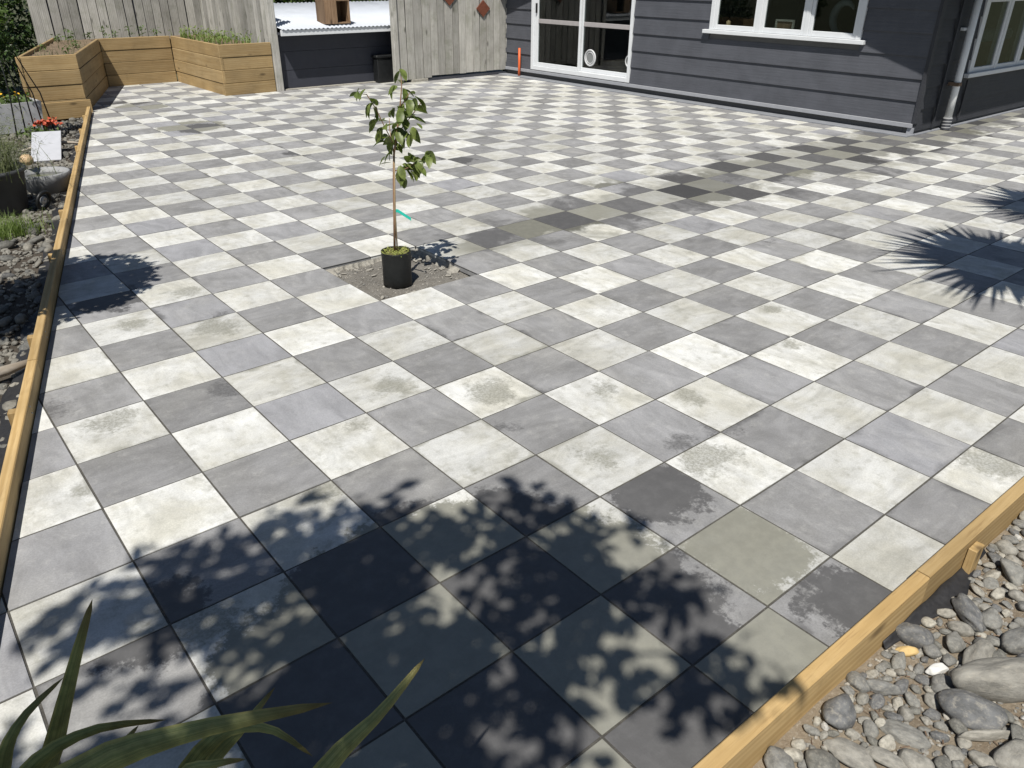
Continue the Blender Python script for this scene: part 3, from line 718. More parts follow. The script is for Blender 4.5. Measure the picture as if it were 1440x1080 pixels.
sash(DOOR[0]+.062, ym+.03, XW+.03, XW+.07, .035, .05); sash(ym-.0, DOOR[1]-.077, XW-.02, XW+.02, .045, .10)
hb = bmesh.new(); bm_box(hb, XW-.055, XW-.021, 10.53, 10.565, 1.17, 1.34, None, .008); bm_obj('handle', hb, M['black'], dr)
# round pet flap in the lower pane
def ring(name, y, z, r_, rt, x, mt, par, sy=1.0):
    bm = bmesh.new(); N_ = 36
    rg = [[bm.verts.new((x-rt*math.sin(b_*math.pi/4), y+(r_+rt*math.cos(b_*math.pi/4))*math.cos(a_*2*math.pi/N_)*sy, z+(r_+rt*math.cos(b_*math.pi/4))*math.sin(a_*2*math.pi/N_))) for b_ in range(8)] for a_ in range(N_)]
    for a_ in range(N_):
        for b_ in range(8): bm.faces.new((rg[a_][b_], rg[a_][(b_+1) % 8], rg[(a_+1) % N_][(b_+1) % 8], rg[(a_+1) % N_][b_]))
    return bm_obj(name, bm, mt, par, True)
ring('pet_flap_ring', 9.12, .48, .13, .016, XW+.040, M['galv'], dr); ring('pet_flap_ring', 9.12, .48, .095, .009, XW+.038, M['galv'], dr)
bm = bmesh.new(); bmesh.ops.create_cone(bm, cap_ends=True, segments=32, radius1=.125, radius2=.125, depth=.008, matrix=Matrix.Translation((XW+.042, 9.12, .48)) @ Matrix.Rotation(math.pi/2, 4, 'Y')); bm_obj('pet_flap', bm, M['curtain'], dr)
ring('pet_flap_ring', 8.12, .50, .10, .012, XW+.022, M['galv'], dr)
# main window
wd = obj('window', None, house); WI[wd.name] = Matrix.Identity(4)
xa, xb = XW-.04, XW+.08
jb('frame', WIN[0], WIN[0]+.075, 1.10, 2.05, xa, xb, None, wd); jb('frame', WIN[1]-.075, WIN[1], 1.10, 2.05, xa, xb, None, wd); jb('frame', WIN[0]+.076, WIN[1]-.076, 1.98, 2.05, xa, xb, None, wd)
jb('sill', WIN[0]-.075, WIN[1]+.09, 1.045, 1.098, XW-.085, xb, None, wd)
mull = [WIN[0]+.076, 4.80, 5.59, WIN[1]-.076]
for k, y in enumerate(mull[1:3]): jb('mullion', y-.035, y+.035, 1.10, 1.979, xa+.003, xb, None, wd)
for k in range(3):
    y0 = mull[k]+(.036 if k else .001); y1 = mull[k+1]-(.036 if k < 2 else .001); s0, s1 = XW-.028, XW+.014
    jb('sash', y0, y0+.052, 1.101, 1.978, s0, s1, None, wd); jb('sash', y1-.052, y1, 1.101, 1.978, s0, s1, None, wd)
    jb('sash', y0+.053, y1-.053, 1.101, 1.172, s0, s1, None, wd); jb('sash', y0+.053, y1-.053, 1.92, 1.978, s0, s1, None, wd)
    jb('pane', y0+.048, y1-.048, 1.168, 1.924, XW-.008, XW-.004, M['glass'], wd)
box('inner_sill', XW+.125, XW+.32, WIN[0], WIN[1], 1.06, 1.10, M['rail_grey'], wd)
for y0, y1 in ((5.66, 5.82),):
    V = []; F = []
    for k in range(25):
        y = y0+(y1-y0)*k/24; x = XW+.30+.03*math.sin(k*1.3); V += [(x, y, 1.1), (x, y, 2.0)]
    F = [(2*k, 2*k+2, 2*k+3, 2*k+1) for k in range(24)]; obj('curtain', mesh('curtain', V, F, M['curtain'], True), wd)
# things on the window ledge
o = lathe('figurine', [(.001, 0), (.04, .0), (.05, .03), (.03, .07), (.035, .1), (.001, .12)], (XW+.045, 6.18, 1.12), M['tan']); tag(o, 'small tan and pink figurine on ledge behind the left window pane', 'ornament')
bx_ = thing('photo_frame', 'small cream frame on ledge behind the middle window pane', 'frame', (XW+.2, 5.2, 1.10))
bm = bmesh.new(); 
for a in ((5.05, 5.35, 1.10, 1.125), (5.05, 5.35, 1.265, 1.29), (5.05, 5.075, 1.1255, 1.2645), (5.325, 5.35, 1.1255, 1.2645)): bm_box(bm, XW+.03, XW+.06, *a)
bm_obj('border', bm, M['cement'], bx_); box('picture', XW+.044, XW+.056, 5.076, 5.324, 1.126, 1.264, M['crate'], bx_)
og = thing('carved_ornament', 'curled pale carved ornament standing behind the right window pane', 'ornament', (XW+.3, 4.45, 1.10))
tube('curl', [(XW+.3, 4.45+.16*math.cos(a), 1.33+.2*math.sin(a)) for a in [k*.3-2.0 for k in range(16)]], [.02+.035*math.sin(k/15*3.14) for k in range(16)], M['curtain'], og); box('stand', XW+.25, XW+.35, 4.38, 4.52, 1.10, 1.15, M['crate'], og, .005)
# side window
sw_ = obj('window', None, house); WI[sw_.name] = Matrix.Identity(4)
def jx(name, x0, x1, z0, z1, y0, y1, mt=None): return box(name, x0, x1, y0, y1, z0, z1, mt or M['white'], sw_, .004)
ya, yb = YS-.04, YS+.08
jx('frame', SWIN[0], SWIN[0]+.07, .69, 1.95, ya, yb); jx('frame', SWIN[1]-.07, SWIN[1], .69, 1.95, ya, yb); jx('frame', SWIN[0]+.071, SWIN[1]-.071, 1.88, 1.95, ya, yb)
jx('sill', SWIN[0]-.08, SWIN[1]+.08, .635, .688, YS-.085, yb)
mx_ = [SWIN[0]+.071, 11.75, 12.54, 13.5, SWIN[1]-.071]
for k in range(4):
    x0, x1 = mx_[k]+.025, mx_[k+1]-.025
    if k: jx('mullion', mx_[k]-.024, mx_[k]+.024, .69, 1.879, ya+.003, yb)
    jx('sash', x0, x0+.06, .69, 1.879, YS-.028, YS+.01); jx('sash', x1-.06, x1, .69, 1.879, YS-.028, YS+.01)
    jx('sash', x0+.061, x1-.061, .69, .75, YS-.028, YS+.01); jx('sash', x0+.061, x1-.061, 1.56, 1.62, YS-.028, YS+.01)
    jx('pane', x0+.056, x1-.056, .746, 1.564, YS-.011, YS-.007, M['glass']); jx('pane', x0+.056, x1-.056, 1.616, 1.879, YS-.011, YS-.007, M['glass'])
so = thing('sofa', 'dark red sofa seen through the side window', 'sofa', (12.5, 4.1, .16))
box('back', 11.1, 14.2, 3.75, 3.98, .18, 1.02, M['red_cloth'], so, .06); box('seat', 11.15, 14.15, 3.99, 4.6, .18, .62, M['red_cloth'], so, .06)
box('arm', 10.9, 11.09, 3.75, 4.6, .18, .8, M['red_cloth'], so, .06)
th_ = box('throw_blanket', 11.5, 14.1, 3.72, 4.01, .93, 1.10, M['throw'], None, .04); tag(th_, 'grey patterned throw draped over the red sofa back', 'blanket')
# downpipe
dp = obj('downpipe', None, house); WI[dp.name] = Matrix.Identity(4)
tube('pipe', [(10.44, YS-.11, .16), (10.44, YS-.11, .6), (10.44, YS-.11, 2.2)], .046, M['pipe'], dp, 20)
for k in range(8): bm = bmesh.new(); bmesh.ops.create_cone(bm, cap_ends=True, segments=20, radius1=.060, radius2=.054, depth=.016, matrix=Matrix.Translation((10.44, YS-.11, .022+k*.0195))); bm_obj('drain_collar', bm, M['bowl'] if k % 2 else M['plinth'], dp)
box('bracket', 10.34, 10.50, YS-.066, YS-.02, 1.24, 1.275, M['white'], dp); box('bracket', 10.37, 10.47, YS-.162, YS-.02, .57, .615, M['bark'], dp)

# ---------------------------------------------------------------- paling gate beside the house
def paling(mt, parent, M4, h, wd, th=.02, rr=random):
    bm = bmesh.new(); bm_box(bm, 0, wd, -th, 0, 0, h, M4, .002); return bm_obj('paling', bm, mt, parent)
gt = thing('paling_fence', 'weathered paling gate with rusty diamonds between shed and house', 'gate', (8.4, 11.5, 0))
gx = [7.1, 7.29, 7.46, 7.65, 7.83, 8.0, 8.16, 8.35, 8.49, 8.65, 8.83, 9.0, 9.16, 9.34, 9.5, 9.66, 9.80]
rr = random.Random(3)
for k, (a, b) in enumerate(zip(gx, gx[1:])):
    zb = (.05 if k < 4 else .085)+rr.uniform(-.008, .008)
    paling(M['paling'], gt, Matrix.Translation((a, 11.5+rr.uniform(-.004, .004), zb)) @ Matrix.Rotation(rr.gauss(0, .004), 4, 'Y'), 1.95-zb, b-a-.012)
for a in gx[1:-1]: box('gap_backing', a-.028, a+.02, 11.5045, 11.512, .1, 1.9, M['plinth'], gt)  # added dark strips behind the gaps, keeping light slits out
for z in (.35, 1.65): box('rail', 7.1, 9.8, 11.513, 11.55, z, z+.09, M['rail'], gt)
box('gate_post', 6.99, 7.085, 11.44, 11.54, -.05, 2.0, M['paling'], gt, .004)
box('gap_shade_strip', 7.75, 9.78, 11.49, 11.53, -.02, .05, M['plinth'], gt); box('block', 7.35, 7.72, 11.46, 11.56, -.03, .05, M['cement'], gt, .006)  # the long dark strip stands in for shade under the gate
for cx, cz in ((9.065, 1.225), (8.27, 1.44)):
    bm = bmesh.new(); vs_ = [[bm.verts.new((cx+dx, y, cz+dz)) for dx, dz in ((-.165, 0), (0, -.15), (.165, 0), (0, .15))] for y in (11.455, 11.474)]
    bm.faces.new(vs_[0]); bm.faces.new(vs_[1][::-1])
    for k in range(4): bm.faces.new((vs_[0][k], vs_[0][(k+1) % 4], vs_[1][(k+1) % 4], vs_[1][k]))
    bm_obj('diamond_plate', bm, M['rust'], gt)
# ---------------------------------------------------------------- low shed
sh = thing('shed', 'low dark shed with pale corrugated roof between fence and gate', 'shed', (6, 12.5, 0))
for k in range(3): box('cladding_board', 4.98, 7.6, 11.95-.004*k, 12.0, .02+.30*k, .315+.30*k, M['navy'], sh)
box('wall', 4.98, 7.6, 12.003, 12.06, -.05, .93, M['navy'], sh); box('footing', 4.98, 6.9, 11.86, 11.94, -.03, .02, M['cement'], sh, .005)
box('fascia', 4.93, 7.45, 11.66, 11.69, .885, .975, M['white'], sh, .004); box('soffit', 4.93, 7.45, 11.692, 11.99, .90, .93, M['plinth'], sh)
V = []; F = []; nx = 448
for j, (y, z) in enumerate(((11.64, .985), (13.9, 1.30))):
    for i in range(nx+1): V.append((4.95+4.6*i/nx, y, z+.008*math.sin(i/nx*2*math.pi*56)))
for i in range(nx): F.append((i, i+1, nx+2+i, nx+1+i))
o = obj('roof', mesh('roof', V, F, M['roof_white'], True), sh); md = o.modifiers.new('thickness', 'SOLIDIFY'); md.thickness = .004
box('wall', 4.98, 7.6, 13.7, 13.75, -.05, 1.24, M['navy'], sh)
cr_ = thing('wooden_crate', 'brown wooden crate with open front standing on the pale shed roof', 'crate', (6.1, 12.2, 1.03))
Mx = Matrix.Translation((6.10, 11.98, 1.035)) @ Matrix.Rotation(-.05, 4, 'Z')
for a in ((-.24, .24, -.18, .18, 0, .02), (-.24, .24, -.18, .18, .36, .38), (-.24, -.02, -.201, -.181, .0, .38), (.22, .24, -.18, .18, .021, .359), (-.24, -.22, -.18, .18, .021, .359), (-.219, .219, .16, .18, .021, .359)):
    box('plank', *a, M['crate'], cr_, 0, Mx)
bn = thing('storage_bin', 'black lidded bin against the dark shed wall beside gate post', 'bin', (6.98, 11.75, 0))
box('body', 6.79, 7.2, 11.74, 11.92, 0.004, .43, M['black'], bn, .012); box('lid', 6.77, 7.22, 11.72, 11.93, .432, .48, M['black'], bn, .012)

# ---------------------------------------------------------------- paling fence behind the planter
fc = thing('paling_fence', 'tall grey weathered paling fence behind the raised planter', 'fence', (3, 15, 0))
x = 1.87; k = 0
while x < 4.83:
    w_ = .158; paling(M['paling'], fc, Matrix.Translation((x, 15.0+rr.uniform(-.006, .006), .05)) @ Matrix.Rotation(rr.gauss(0, .006), 4, 'Y'), 1.95+rr.uniform(-.03, .03), w_-.014); x += w_
y = 15.0
while y > 12.0:
    w_ = .158; paling(M['paling'], fc, Matrix.Translation((4.86+rr.uniform(-.005, .005), y, .05)) @ Matrix.Rotation(-math.pi/2, 4, 'Z') @ Matrix.Rotation(rr.gauss(0, .006), 4, 'Y'), 1.95, w_-.014); y -= w_
for k in range(1, 19): box('gap_backing', 1.87+.158*k-.03, 1.87+.158*k+.018, 15.008, 15.016, .1, 1.9, M['plinth'], fc)  # dark strips added here too, so the paling gaps stay shaded
for z in (.4, 1.6): box('rail', 1.87, 4.8, 15.018, 15.06, z, z+.09, M['rail'], fc)
box('fence_post', 4.82, 4.94, 11.83, 11.95, -.1, 2.0, M['paling'], fc, .005)

# ---------------------------------------------------------------- raised planter
pln = thing('raised_planter', 'zigzag raised planter of new pine sleepers along the fence', 'planter', (3, 12.5, 0))
P0, P1, P2, P3, P4 = (.93, 11.54), (1.70, 11.51), (2.69, 14.2), (3.9, 14.2), (3.9, 11.86)
P5 = (4.81, 11.86); HB = .196; PB = (2.10, 14.92)
def wall_run(a, b, mt, th=.05, n=4, out=1):
    a, b = Vector((*a, 0)), Vector((*b, 0)); d = b-a; L_ = d.length; d.normalize(); nn = Vector((d.y, -d.x, 0))*out
    for k in range(n):
        z0 = -.012+k*(HB+.005); pr_ = .003*((k*7+int(L_*10)) % 3)
        Mx = Matrix(((d.x, nn.x, 0, a.x), (d.y, nn.y, 0, a.y), (0, 0, 1, 0), (0, 0, 0, 1)))
        bm = bmesh.new(); bm_box(bm, .0015, L_-.0015, -th, -pr_*1.6, z0, z0+HB, Mx, .006); bm_obj('board', bm, mt, pln)
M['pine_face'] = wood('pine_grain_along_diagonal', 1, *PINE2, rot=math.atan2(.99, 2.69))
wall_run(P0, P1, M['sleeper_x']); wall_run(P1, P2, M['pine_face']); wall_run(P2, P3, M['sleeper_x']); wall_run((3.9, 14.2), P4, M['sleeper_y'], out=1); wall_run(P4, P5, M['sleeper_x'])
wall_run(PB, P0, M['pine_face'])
bm = bmesh.new(); bm_box(bm, 1.02, 1.73, 11.43, 11.487, -.06, .175, None, .004); bm_obj('sleeper', bm, M['sleeper_x'], pln)
def inpoly(x, y):
    if y < 11.56 or y > 14.98 or x > 4.8: return False
    lo_ = .93+(PB[0]-.93)/(PB[1]-11.54)*(y-11.54)+.04
    if y < 14.24: r1 = 1.70+(2.69-1.70)/(14.2-11.51)*(y-11.51)-.04; return lo_ < x < r1 or (x > 3.93 and y > 11.9)
    return x > lo_
def pz(x, y): return .735+.02*noise.noise(Vector((x*4, y*4, 0)))+.012*noise.noise(Vector((x*15, y*15, 2)))
o = bedmesh('planter_soil', inpoly, .9, 4.9, 11.5, 15.02, 100, 88, pz, M['soil']); o.parent = pln; o.matrix_parent_inverse = WI[pln.name]; o.name = 'soil'

# ---------------------------------------------------------------- leaves and plants
def leafmesh(name, L_, W_, fold, curl, mt, n=4):
    V = []; F = []
    for k in range(n+1):
        s = k/n; wd = W_*.5*math.sin(math.pi*min(1, (s*.93+.07)))**.75*(1.0 if s < .97 else .15); z = -curl*s*s*L_
        V += [(s*L_, -wd, z+fold*wd), (s*L_, 0, z), (s*L_, wd, z+fold*wd)]
    for k in range(n):
        a = k*3; F += [(a, a+1, a+4, a+3), (a+1, a+2, a+5, a+4)]
    return mesh(name, V, F, mt, True)
def frame(p, d, roll=0):
    d = d.normalized(); a = Vector((0, 0, 1)) if abs(d.z) < .95 else Vector((1, 0, 0)); s = a.cross(d).normalized(); u = d.cross(s)
    return Matrix(((d.x, s.x, u.x, p.x), (d.y, s.y, u.y, p.y), (d.z, s.z, u.z, p.z), (0, 0, 0, 1))) @ Matrix.Rotation(roll, 4, 'X')
def cloud(name, pts, mt, L_, W_, parent, rr, droop=.2, n=2):
    """one crown mesh of many leaf faces"""
    V = []; F = []
    lm = leafmesh('tmp', 1, W_/L_, .25, .25, None, n); LV = [v.co.copy() for v in lm.vertices]; LF = [tuple(p.vertices) for p in lm.polygons]; bpy.data.meshes.remove(lm)
    for p in pts:
        d = Vector((rr.gauss(0, 1), rr.gauss(0, 1), rr.gauss(0, .7)-droop)); s = L_*rr.uniform(.6, 1.25); Mx = frame(Vector(p), d, rr.uniform(-1, 1)); b = len(V)
        V += [Mx @ (v*s) for v in LV]; F += [tuple(i+b for i in f) for f in LF]
    return obj(name, mesh(name, V, F, mt, True), parent)
def blades(name, pts, mt, h, wd, parent, rr, lean=.35):
    V = []; F = []
    for p in pts:
        a = rr.uniform(0, 6.28); l = rr.uniform(.1, lean*2); hh = h*rr.uniform(.5, 1.15); d = Vector((math.cos(a), math.sin(a), 0)); s = Vector((-d.y, d.x, 0))*wd*.5; b = len(V)
        for k in range(4):
            t_ = k/3; c_ = Vector(p)+d*(l*hh*t_*t_)+Vector((0, 0, hh*t_*(1-.2*l*t_))); f = 1-t_*.9; V += [c_-s*f, c_+s*f]
        F += [(b+2*k, b+2*k+1, b+2*k+3, b+2*k+2) for k in range(3)]
    return obj(name, mesh(name, V, F, mt, True), parent)
rr = random.Random(9)
# seedlings in the planter
def seedling(x, y, h, n, label, grp='seedlings in the raised planter'):
    t_ = thing('seedling', label, 'seedling', (x, y, pz(x, y)), grp); z = pz(x, y)
    tube('stem', [(x, y, z-.01), (x+.01, y, z+h*.8)], .004, M['leaf_mid'], t_, 5)
    cloud('foliage', [(x+rr.gauss(0, h*.22), y+rr.gauss(0, h*.22), z+h*rr.uniform(.25, 1)) for _ in range(n)], M['leaf_mid'], .055, .022, t_, rr)
for k, x in enumerate((2.66, 2.9, 3.12, 3.36, 3.58, 3.8)): seedling(x+rr.uniform(-.03, .03), 14.72+rr.uniform(-.05, .05), rr.uniform(.14, .24), 26, ('first', 'second', 'third', 'fourth', 'fifth', 'sixth')[k]+' seedling from the left in the row of six along back fence')
seedling(2.32, 14.5, .2, 60, 'largest bushy seedling at the back of the left planter bay')
seedling(2.05, 14.2, .13, 34, 'low bushy seedling left of the largest one in left planter bay')
seedling(1.55, 13.0, .14, 20, 'lone upright seedling by the left rim of the planter')
seedling(1.75, 12.2, .12, 18, 'small spindly seedling in the front left planter bay')
seedling(2.1, 13.2, .12, 24, 'pale low seedling in the middle of left planter bay')
rcl = [(x, y, pz(x, y)) for x, y in [(rr.uniform(4.0, 4.75), rr.uniform(12.1, 14.6)) for _ in range(260)]]
vg = thing('vegetable_patch', 'dense leafy green crop filling the right arm of the planter', 'crop', (4.4, 13.3, .74))
lb_ = blades('leaf_blades', rcl, M['grassblade'], .17, .018, vg, rr); struct(lb_, 'stuff'); cloud('leaves', [(x+rr.gauss(0, .03), y+rr.gauss(0, .03), z+rr.uniform(.04, .2)) for x, y, z in rcl], M['grassblade'], .06, .024, vg, rr)
struct(blades('planter_weeds', [(x, y, pz(x, y)) for x, y in [(rr.uniform(1.3, 2.5), rr.uniform(11.7, 14.7)) for _ in range(220)] if inpoly(x, y)], M['leaf_grey'], .10, .008, pln, rr), 'stuff')

# potted sapling
PC = Vector((1.522, 2.70, -.05))
sp = thing('potted_sapling', 'young leafy fruit sapling in a black planter bag in the dirt square', 'sapling', PC)
V = []; prof = [(.090, 0), (.101, .008), (.102, .06), (.100, .13), (.101, .19), (.102, .236), (.103, .244), (.100, .246), (.097, .24), (.096, .225)]
o = lathe('planter_bag', prof, PC, M['bag'], sp, 44, .07)
moss = [(PC.x+r_*math.cos(a), PC.y+r_*math.sin(a), PC.z+.24) for r_, a in [(.095*math.sqrt(rr.random()), rr.uniform(0, 6.28)) for _ in range(420)]]
lathe('potting_soil', [(.001, .232), (.05, .234), (.0965, .228)][::-1], PC, M['soil'], sp, 24)
cloud('moss', moss, M['moss'], .026, .016, sp, rr, -.6, 1)
TN = (-.64, -.77, 0)                                      # the upright plane of the little tree, facing the path it is seen from
def sap(zx, zy, dep=0.0):
    p = PL(440+zx/3.086, 90+zy/3.086, PC, TN); return p+Vector((.64, .77, 0))*dep
tr_pts = [sap(355, 815), sap(353, 640), sap(351, 500), sap(352, 390), sap(366, 290), sap(378, 190), sap(385, 100), sap(382, 40)]
tube('trunk', tr_pts, [.0085, .008, .0075, .007, .006, .005, .0035, .002], M['stem'], sp)
tube('stake', [sap(368, 820, -.01), sap(358, 640, -.012), sap(354, 400, -.012)], .005, M['stake'], sp, 6)
BR = [[sap(350, 345), sap(318, 270, -.05), sap(285, 190, -.08), sap(245, 122, -.1), sap(212, 118, -.11)], [sap(368, 300), sap(400, 262, .05), sap(436, 215, .09), sap(470, 165, .12)], [sap(352, 462), sap(380, 460, -.02), sap(420, 440, -.06), sap(455, 410, -.09), sap(500, 385, -.1)], [sap(352, 395), sap(336, 350, .07), sap(322, 300, .12), sap(318, 250, .14)], [sap(378, 190), sap(405, 150, -.05), sap(428, 115, -.08)]]
for b in BR: tube('branch', b, [.004]+[.003]*(len(b)-2)+[.0015], M['stem'], sp, 6)
tp = [sap(352, 636), sap(372, 634, -.02), sap(400, 650, -.03), sap(430, 664, -.05)]
bm = bmesh.new()
for a_, b_ in ((0, 1),): pass
rows = [[bm.verts.new(p+Vector((0, 0, dz))) for dz in (.011, -.011)] for p in tp]
for r0, r1 in zip(rows, rows[1:]): bm.faces.new((r0[0], r1[0], r1[1], r0[1]))
o = bm_obj('tie_tape', bm, M['tape'], sp); md = o.modifiers.new('thickness', 'SOLIDIFY'); md.thickness = .0015
LM = [leafmesh('leaf', 1, wr, .3, cu, M['leaf'], 5) for wr, cu in ((.55, .25), (.62, .4), (.5, .12), (.58, .55))]
LP = [(205,120),(225,115),(275,150),(250,190),(280,215),(265,260),(290,290),(285,335),(325,255),(340,215),(345,260),(380,215),(385,185),(410,230),(425,125),(440,170),(480,165),(462,205),(458,255),(432,315),(400,300),(395,340),(370,375),(330,365),(350,305),(328,395),(310,435),(345,105),(375,75),(395,40),(360,60),(385,465),(375,490),(395,520),(420,460),(440,440),(455,450),(470,420),(490,400),(515,390),(485,440),(430,480),(425,388),(440,400),(410,440),(300,300),(365,330),(380,285),(395,255),(370,240),(300,320),(335,330),(405,130),(415,320),(300,240),(385,225),(470,450),(445,470),(505,375),(390,320)]
for k, (zx, zy) in enumerate(LP+[(a_+rr.uniform(-14, 14), b_+rr.uniform(-14, 14)) for a_, b_ in LP if 90 < b_]):
    bt = min((b for b in BR+[tr_pts[3:]]), key=lambda b: min((sap(zx, zy)-q).length for q in b)); q = min(bt, key=lambda q: (sap(zx, zy)-q).length)
    dep = (q-PC).dot(Vector((.64, .77, 0)))+rr.gauss(0, .035); c_ = sap(zx, zy, dep); L_ = rr.uniform(.065, .10)
    d = (c_-q); d = (d.normalized() if d.length > .01 else Vector((rr.gauss(0, 1), rr.gauss(0, 1), 0)))+Vector((rr.gauss(0, .35), rr.gauss(0, .35), -.55+rr.gauss(0, .3)))
    d.normalize(); obj('leaf', LM[k % 4], sp, frame(c_-d*L_*.5, d, rr.uniform(-.9, .9)) @ Matrix.Scale(L_, 4))

# orange pipe by the house
o = tube('orange_pipe', [(9.56, 10.95, -.02), (9.565, 10.95, .2), (9.57, 10.955, .53)], .024, M['orange'], None, 14); tag(o, 'short upright orange plastic pipe between gate and white door', 'pipe')

# ---------------------------------------------------------------- left garden things
gp_ = thing('galvanised_trough', 'galvanised steel trough of leafy flowers below the planter', 'trough', (.6, 10.9, -.03))
Mt = Matrix.Translation((.92, 11.1, -.06)) @ Matrix.Rotation(.12, 4, 'Z')
bm = bmesh.new(); prof = [(-1.0, -.34, 0), (-.04, -.34, 0), (0, 0, 0)]
o_ = [(-1.1, -.38), (-.05, -.38), (-.05, .0), (-1.1, .0)]; tp_ = [(-1.14, -.42), (-.01, -.42), (-.01, .04), (-1.14, .04)]; ti = [(-1.12, -.40), (-.03, -.40), (-.03, .02), (-1.12, .02)]
R0 = [bm.verts.new(Mt @ Vector((*q, 0))) for q in o_]; R1 = [bm.verts.new(Mt @ Vector((*q, .37))) for q in tp_]; R2 = [bm.verts.new(Mt @ Vector((*q, .37))) for q in ti]; R3 = [bm.verts.new(Mt @ Vector((*q, .28))) for q in ti]
for a, b in ((R0, R1), (R1, R2), (R2, R3)):
    for k in range(4): bm.faces.new((a[k], a[(k+1) % 4], b[(k+1) % 4], b[k]))
bm.faces.new(R3); bm_obj('tub', bm, M['galv'], gp_)
TI = [Mt @ Vector((rr.uniform(-1.0, -.06), rr.uniform(-.38, 0), .29+abs(rr.gauss(0, .08)))) for _ in range(900)]
cloud('foliage', TI, M['leaf_mid'], .06, .035, gp_, rr)
for k in range(16):
    p = Mt @ Vector((rr.uniform(-.9, -.15), rr.uniform(-.36, -.02), .42+rr.uniform(0, .08)))
    for a in range(1): bm = bmesh.new(); bmesh.ops.create_cone(bm, cap_ends=True, segments=7, radius1=.004, radius2=.022, depth=.018, matrix=Matrix.Translation(p) @ rotm(rr)); bm_obj('flower', bm, M['yellow'], gp_)
# leggy dark shrub in the corner
shb = thing('leggy_shrub', 'glossy dark leaved shrub with bare black stems at upper left', 'shrub', (.55, 9.9, -.06))
top = G(1, 62, 1.06)
for k in range(5): tube('stem', [(.50+.12*k, 10.2+.05*k, -.06), Vector((.50+.12*k, 10.2, -.06)).lerp(top, .45)+Vector((.02*k, 0, .03)), (top.x+.04*k-.05, top.y+.03*k, top.z-.05)], [.010, .008, .006], M['black'], shb, 7)
pts = []
for k in range(1000):
    d = Vector((rr.gauss(0, 1), rr.gauss(0, 1), rr.gauss(0, 1))).normalized()*rr.random()**.4; p = top+Vector((d.x*.17, d.y*.28, d.z*.30+.08))
    if noise.noise(p*5) > -.12: pts.append(p)
cloud('crown', pts, M['leaf_dark'], .06, .03, shb, rr, .1)
cloud('young_leaves', [top+Vector((.05+rr.gauss(0, .05), -.05+rr.gauss(0, .06), .30+rr.gauss(0, .07))) for _ in range(130)], M['leaf_mid'], .065, .03, shb, rr, -.3)
# pot with feathery bush
PB_ = Vector((-.30, 6.60, -.09)); bp = thing('planter_pot', 'dark grey round pot with a feathery grey green bush at left edge', 'planter', PB_)
lathe('pot', [(.22, 0), (.24, .02), (.29, .36), (.31, .37), (.31, .40), (.285, .40), (.27, .33)], PB_, M['pot'], bp, 40)
lathe('pot_soil', [(.001, .34), (.272, .335)][::-1], PB_, M['soil'], bp, 24)
pts = [G(9, 205, .48)+Vector((rr.gauss(0, .12), rr.gauss(0, .22), rr.gauss(0, .13))) for _ in range(2600)]
cloud('foliage', [p for p in pts if noise.noise(p*6) > -.2], M['leaf_grey'], .06, .012, bp, rr, -.4, 1)
blades('stems', [PB_+Vector((rr.gauss(.04, .13), rr.gauss(.05, .16), .34)) for _ in range(420)], M['leaf_grey'], .42, .007, bp, rr, .5)
# bowl of water
BC = G(61, 240, .13)-Vector((0, 0, .22)); bw = thing('water_bowl', 'round grey concrete bowl of green water on the stones', 'bowl', BC)
lathe('bowl', [(.14, 0), (.17, .02), (.222, .15), (.23, .205), (.222, .212), (.198, .208), (.18, .16), (.14, .07), (.01, .06)], BC, M['bowl'], bw, 48)
lathe('water', [(.001, .170), (.182, .1695)][::-1], BC, M['water'], bw, 40)
# white panel leaning behind the bowl
bm = bmesh.new(); Mx = Matrix.Translation((.66, 8.55, -.06)) @ Matrix.Rotation(-.30, 4, 'Z') @ Matrix.Rotation(-1.2, 4, 'X'); bm_box(bm, -.32, -.01, 0, .018, 0, .62, Mx, .003)
o = bm_obj('white_panel', bm, M['panel']); tag(o, 'plain white board leaning behind the water bowl', 'board')
# red flowers
rf = thing('red_flowers', 'small clump of red and orange blooms behind the white board', 'flowers', (.78, 10.1, -.05))
struct(cloud('petals', [(.86+rr.gauss(0, .07), 10.2+rr.gauss(0, .06), .08+abs(rr.gauss(0, .03))) for _ in range(150)], M['redpetal'], .045, .035, rf, rr, -.5, 2), 'stuff'); cloud('leaves', [(.72+rr.gauss(0, .1), 10.1+rr.gauss(0, .09), .0+abs(rr.gauss(0, .04))) for _ in range(160)], M['leaf_mid'], .05, .03, rf, rr)
# striped shell
o = lathe('shell', [(.001, 0), (.035, .006), (.058, .03), (.062, .055), (.052, .085), (.03, .104), (.001, .11)], (.13, 7.3, .16), M['tan'], None, 24); tag(o, 'round tan shell nestled in the bush beside the water bowl', 'shell')
# black ring (old wheel)
wl = thing('small_wheel', 'small black wheel leaning by the grey pot on the stones', 'wheel', (.04, 6.35, -.07))
o = ring('tyre', 0, 0, .075, .016, 0, M['black'], wl); o.matrix_parent_inverse = Matrix.Identity(4); o.matrix_basis = Matrix.Translation((0, 0, .095)) @ Matrix.Rotation(-.9, 4, 'Z') @ Matrix.Rotation(.25, 4, 'Y')
o = ring('hub', 0, 0, .02, .015, 0, M['galv'], wl); o.matrix_parent_inverse = Matrix.Identity(4); o.matrix_basis = Matrix.Translation((0, 0, .095)) @ Matrix.Rotation(-.9, 4, 'Z') @ Matrix.Rotation(.25, 4, 'Y')
# grass tuft
gs = thing('grass_tuft', 'bright green grassy tuft in front of the grey pot', 'plant', (-.38, 5.75, -.08)); struct(blades('blades', [(-.40+rr.gauss(0, .13), 5.78+rr.gauss(0, .10), -.08) for _ in range(700)], M['grassblade'], .17, .006, gs, rr, .5), 'stuff')
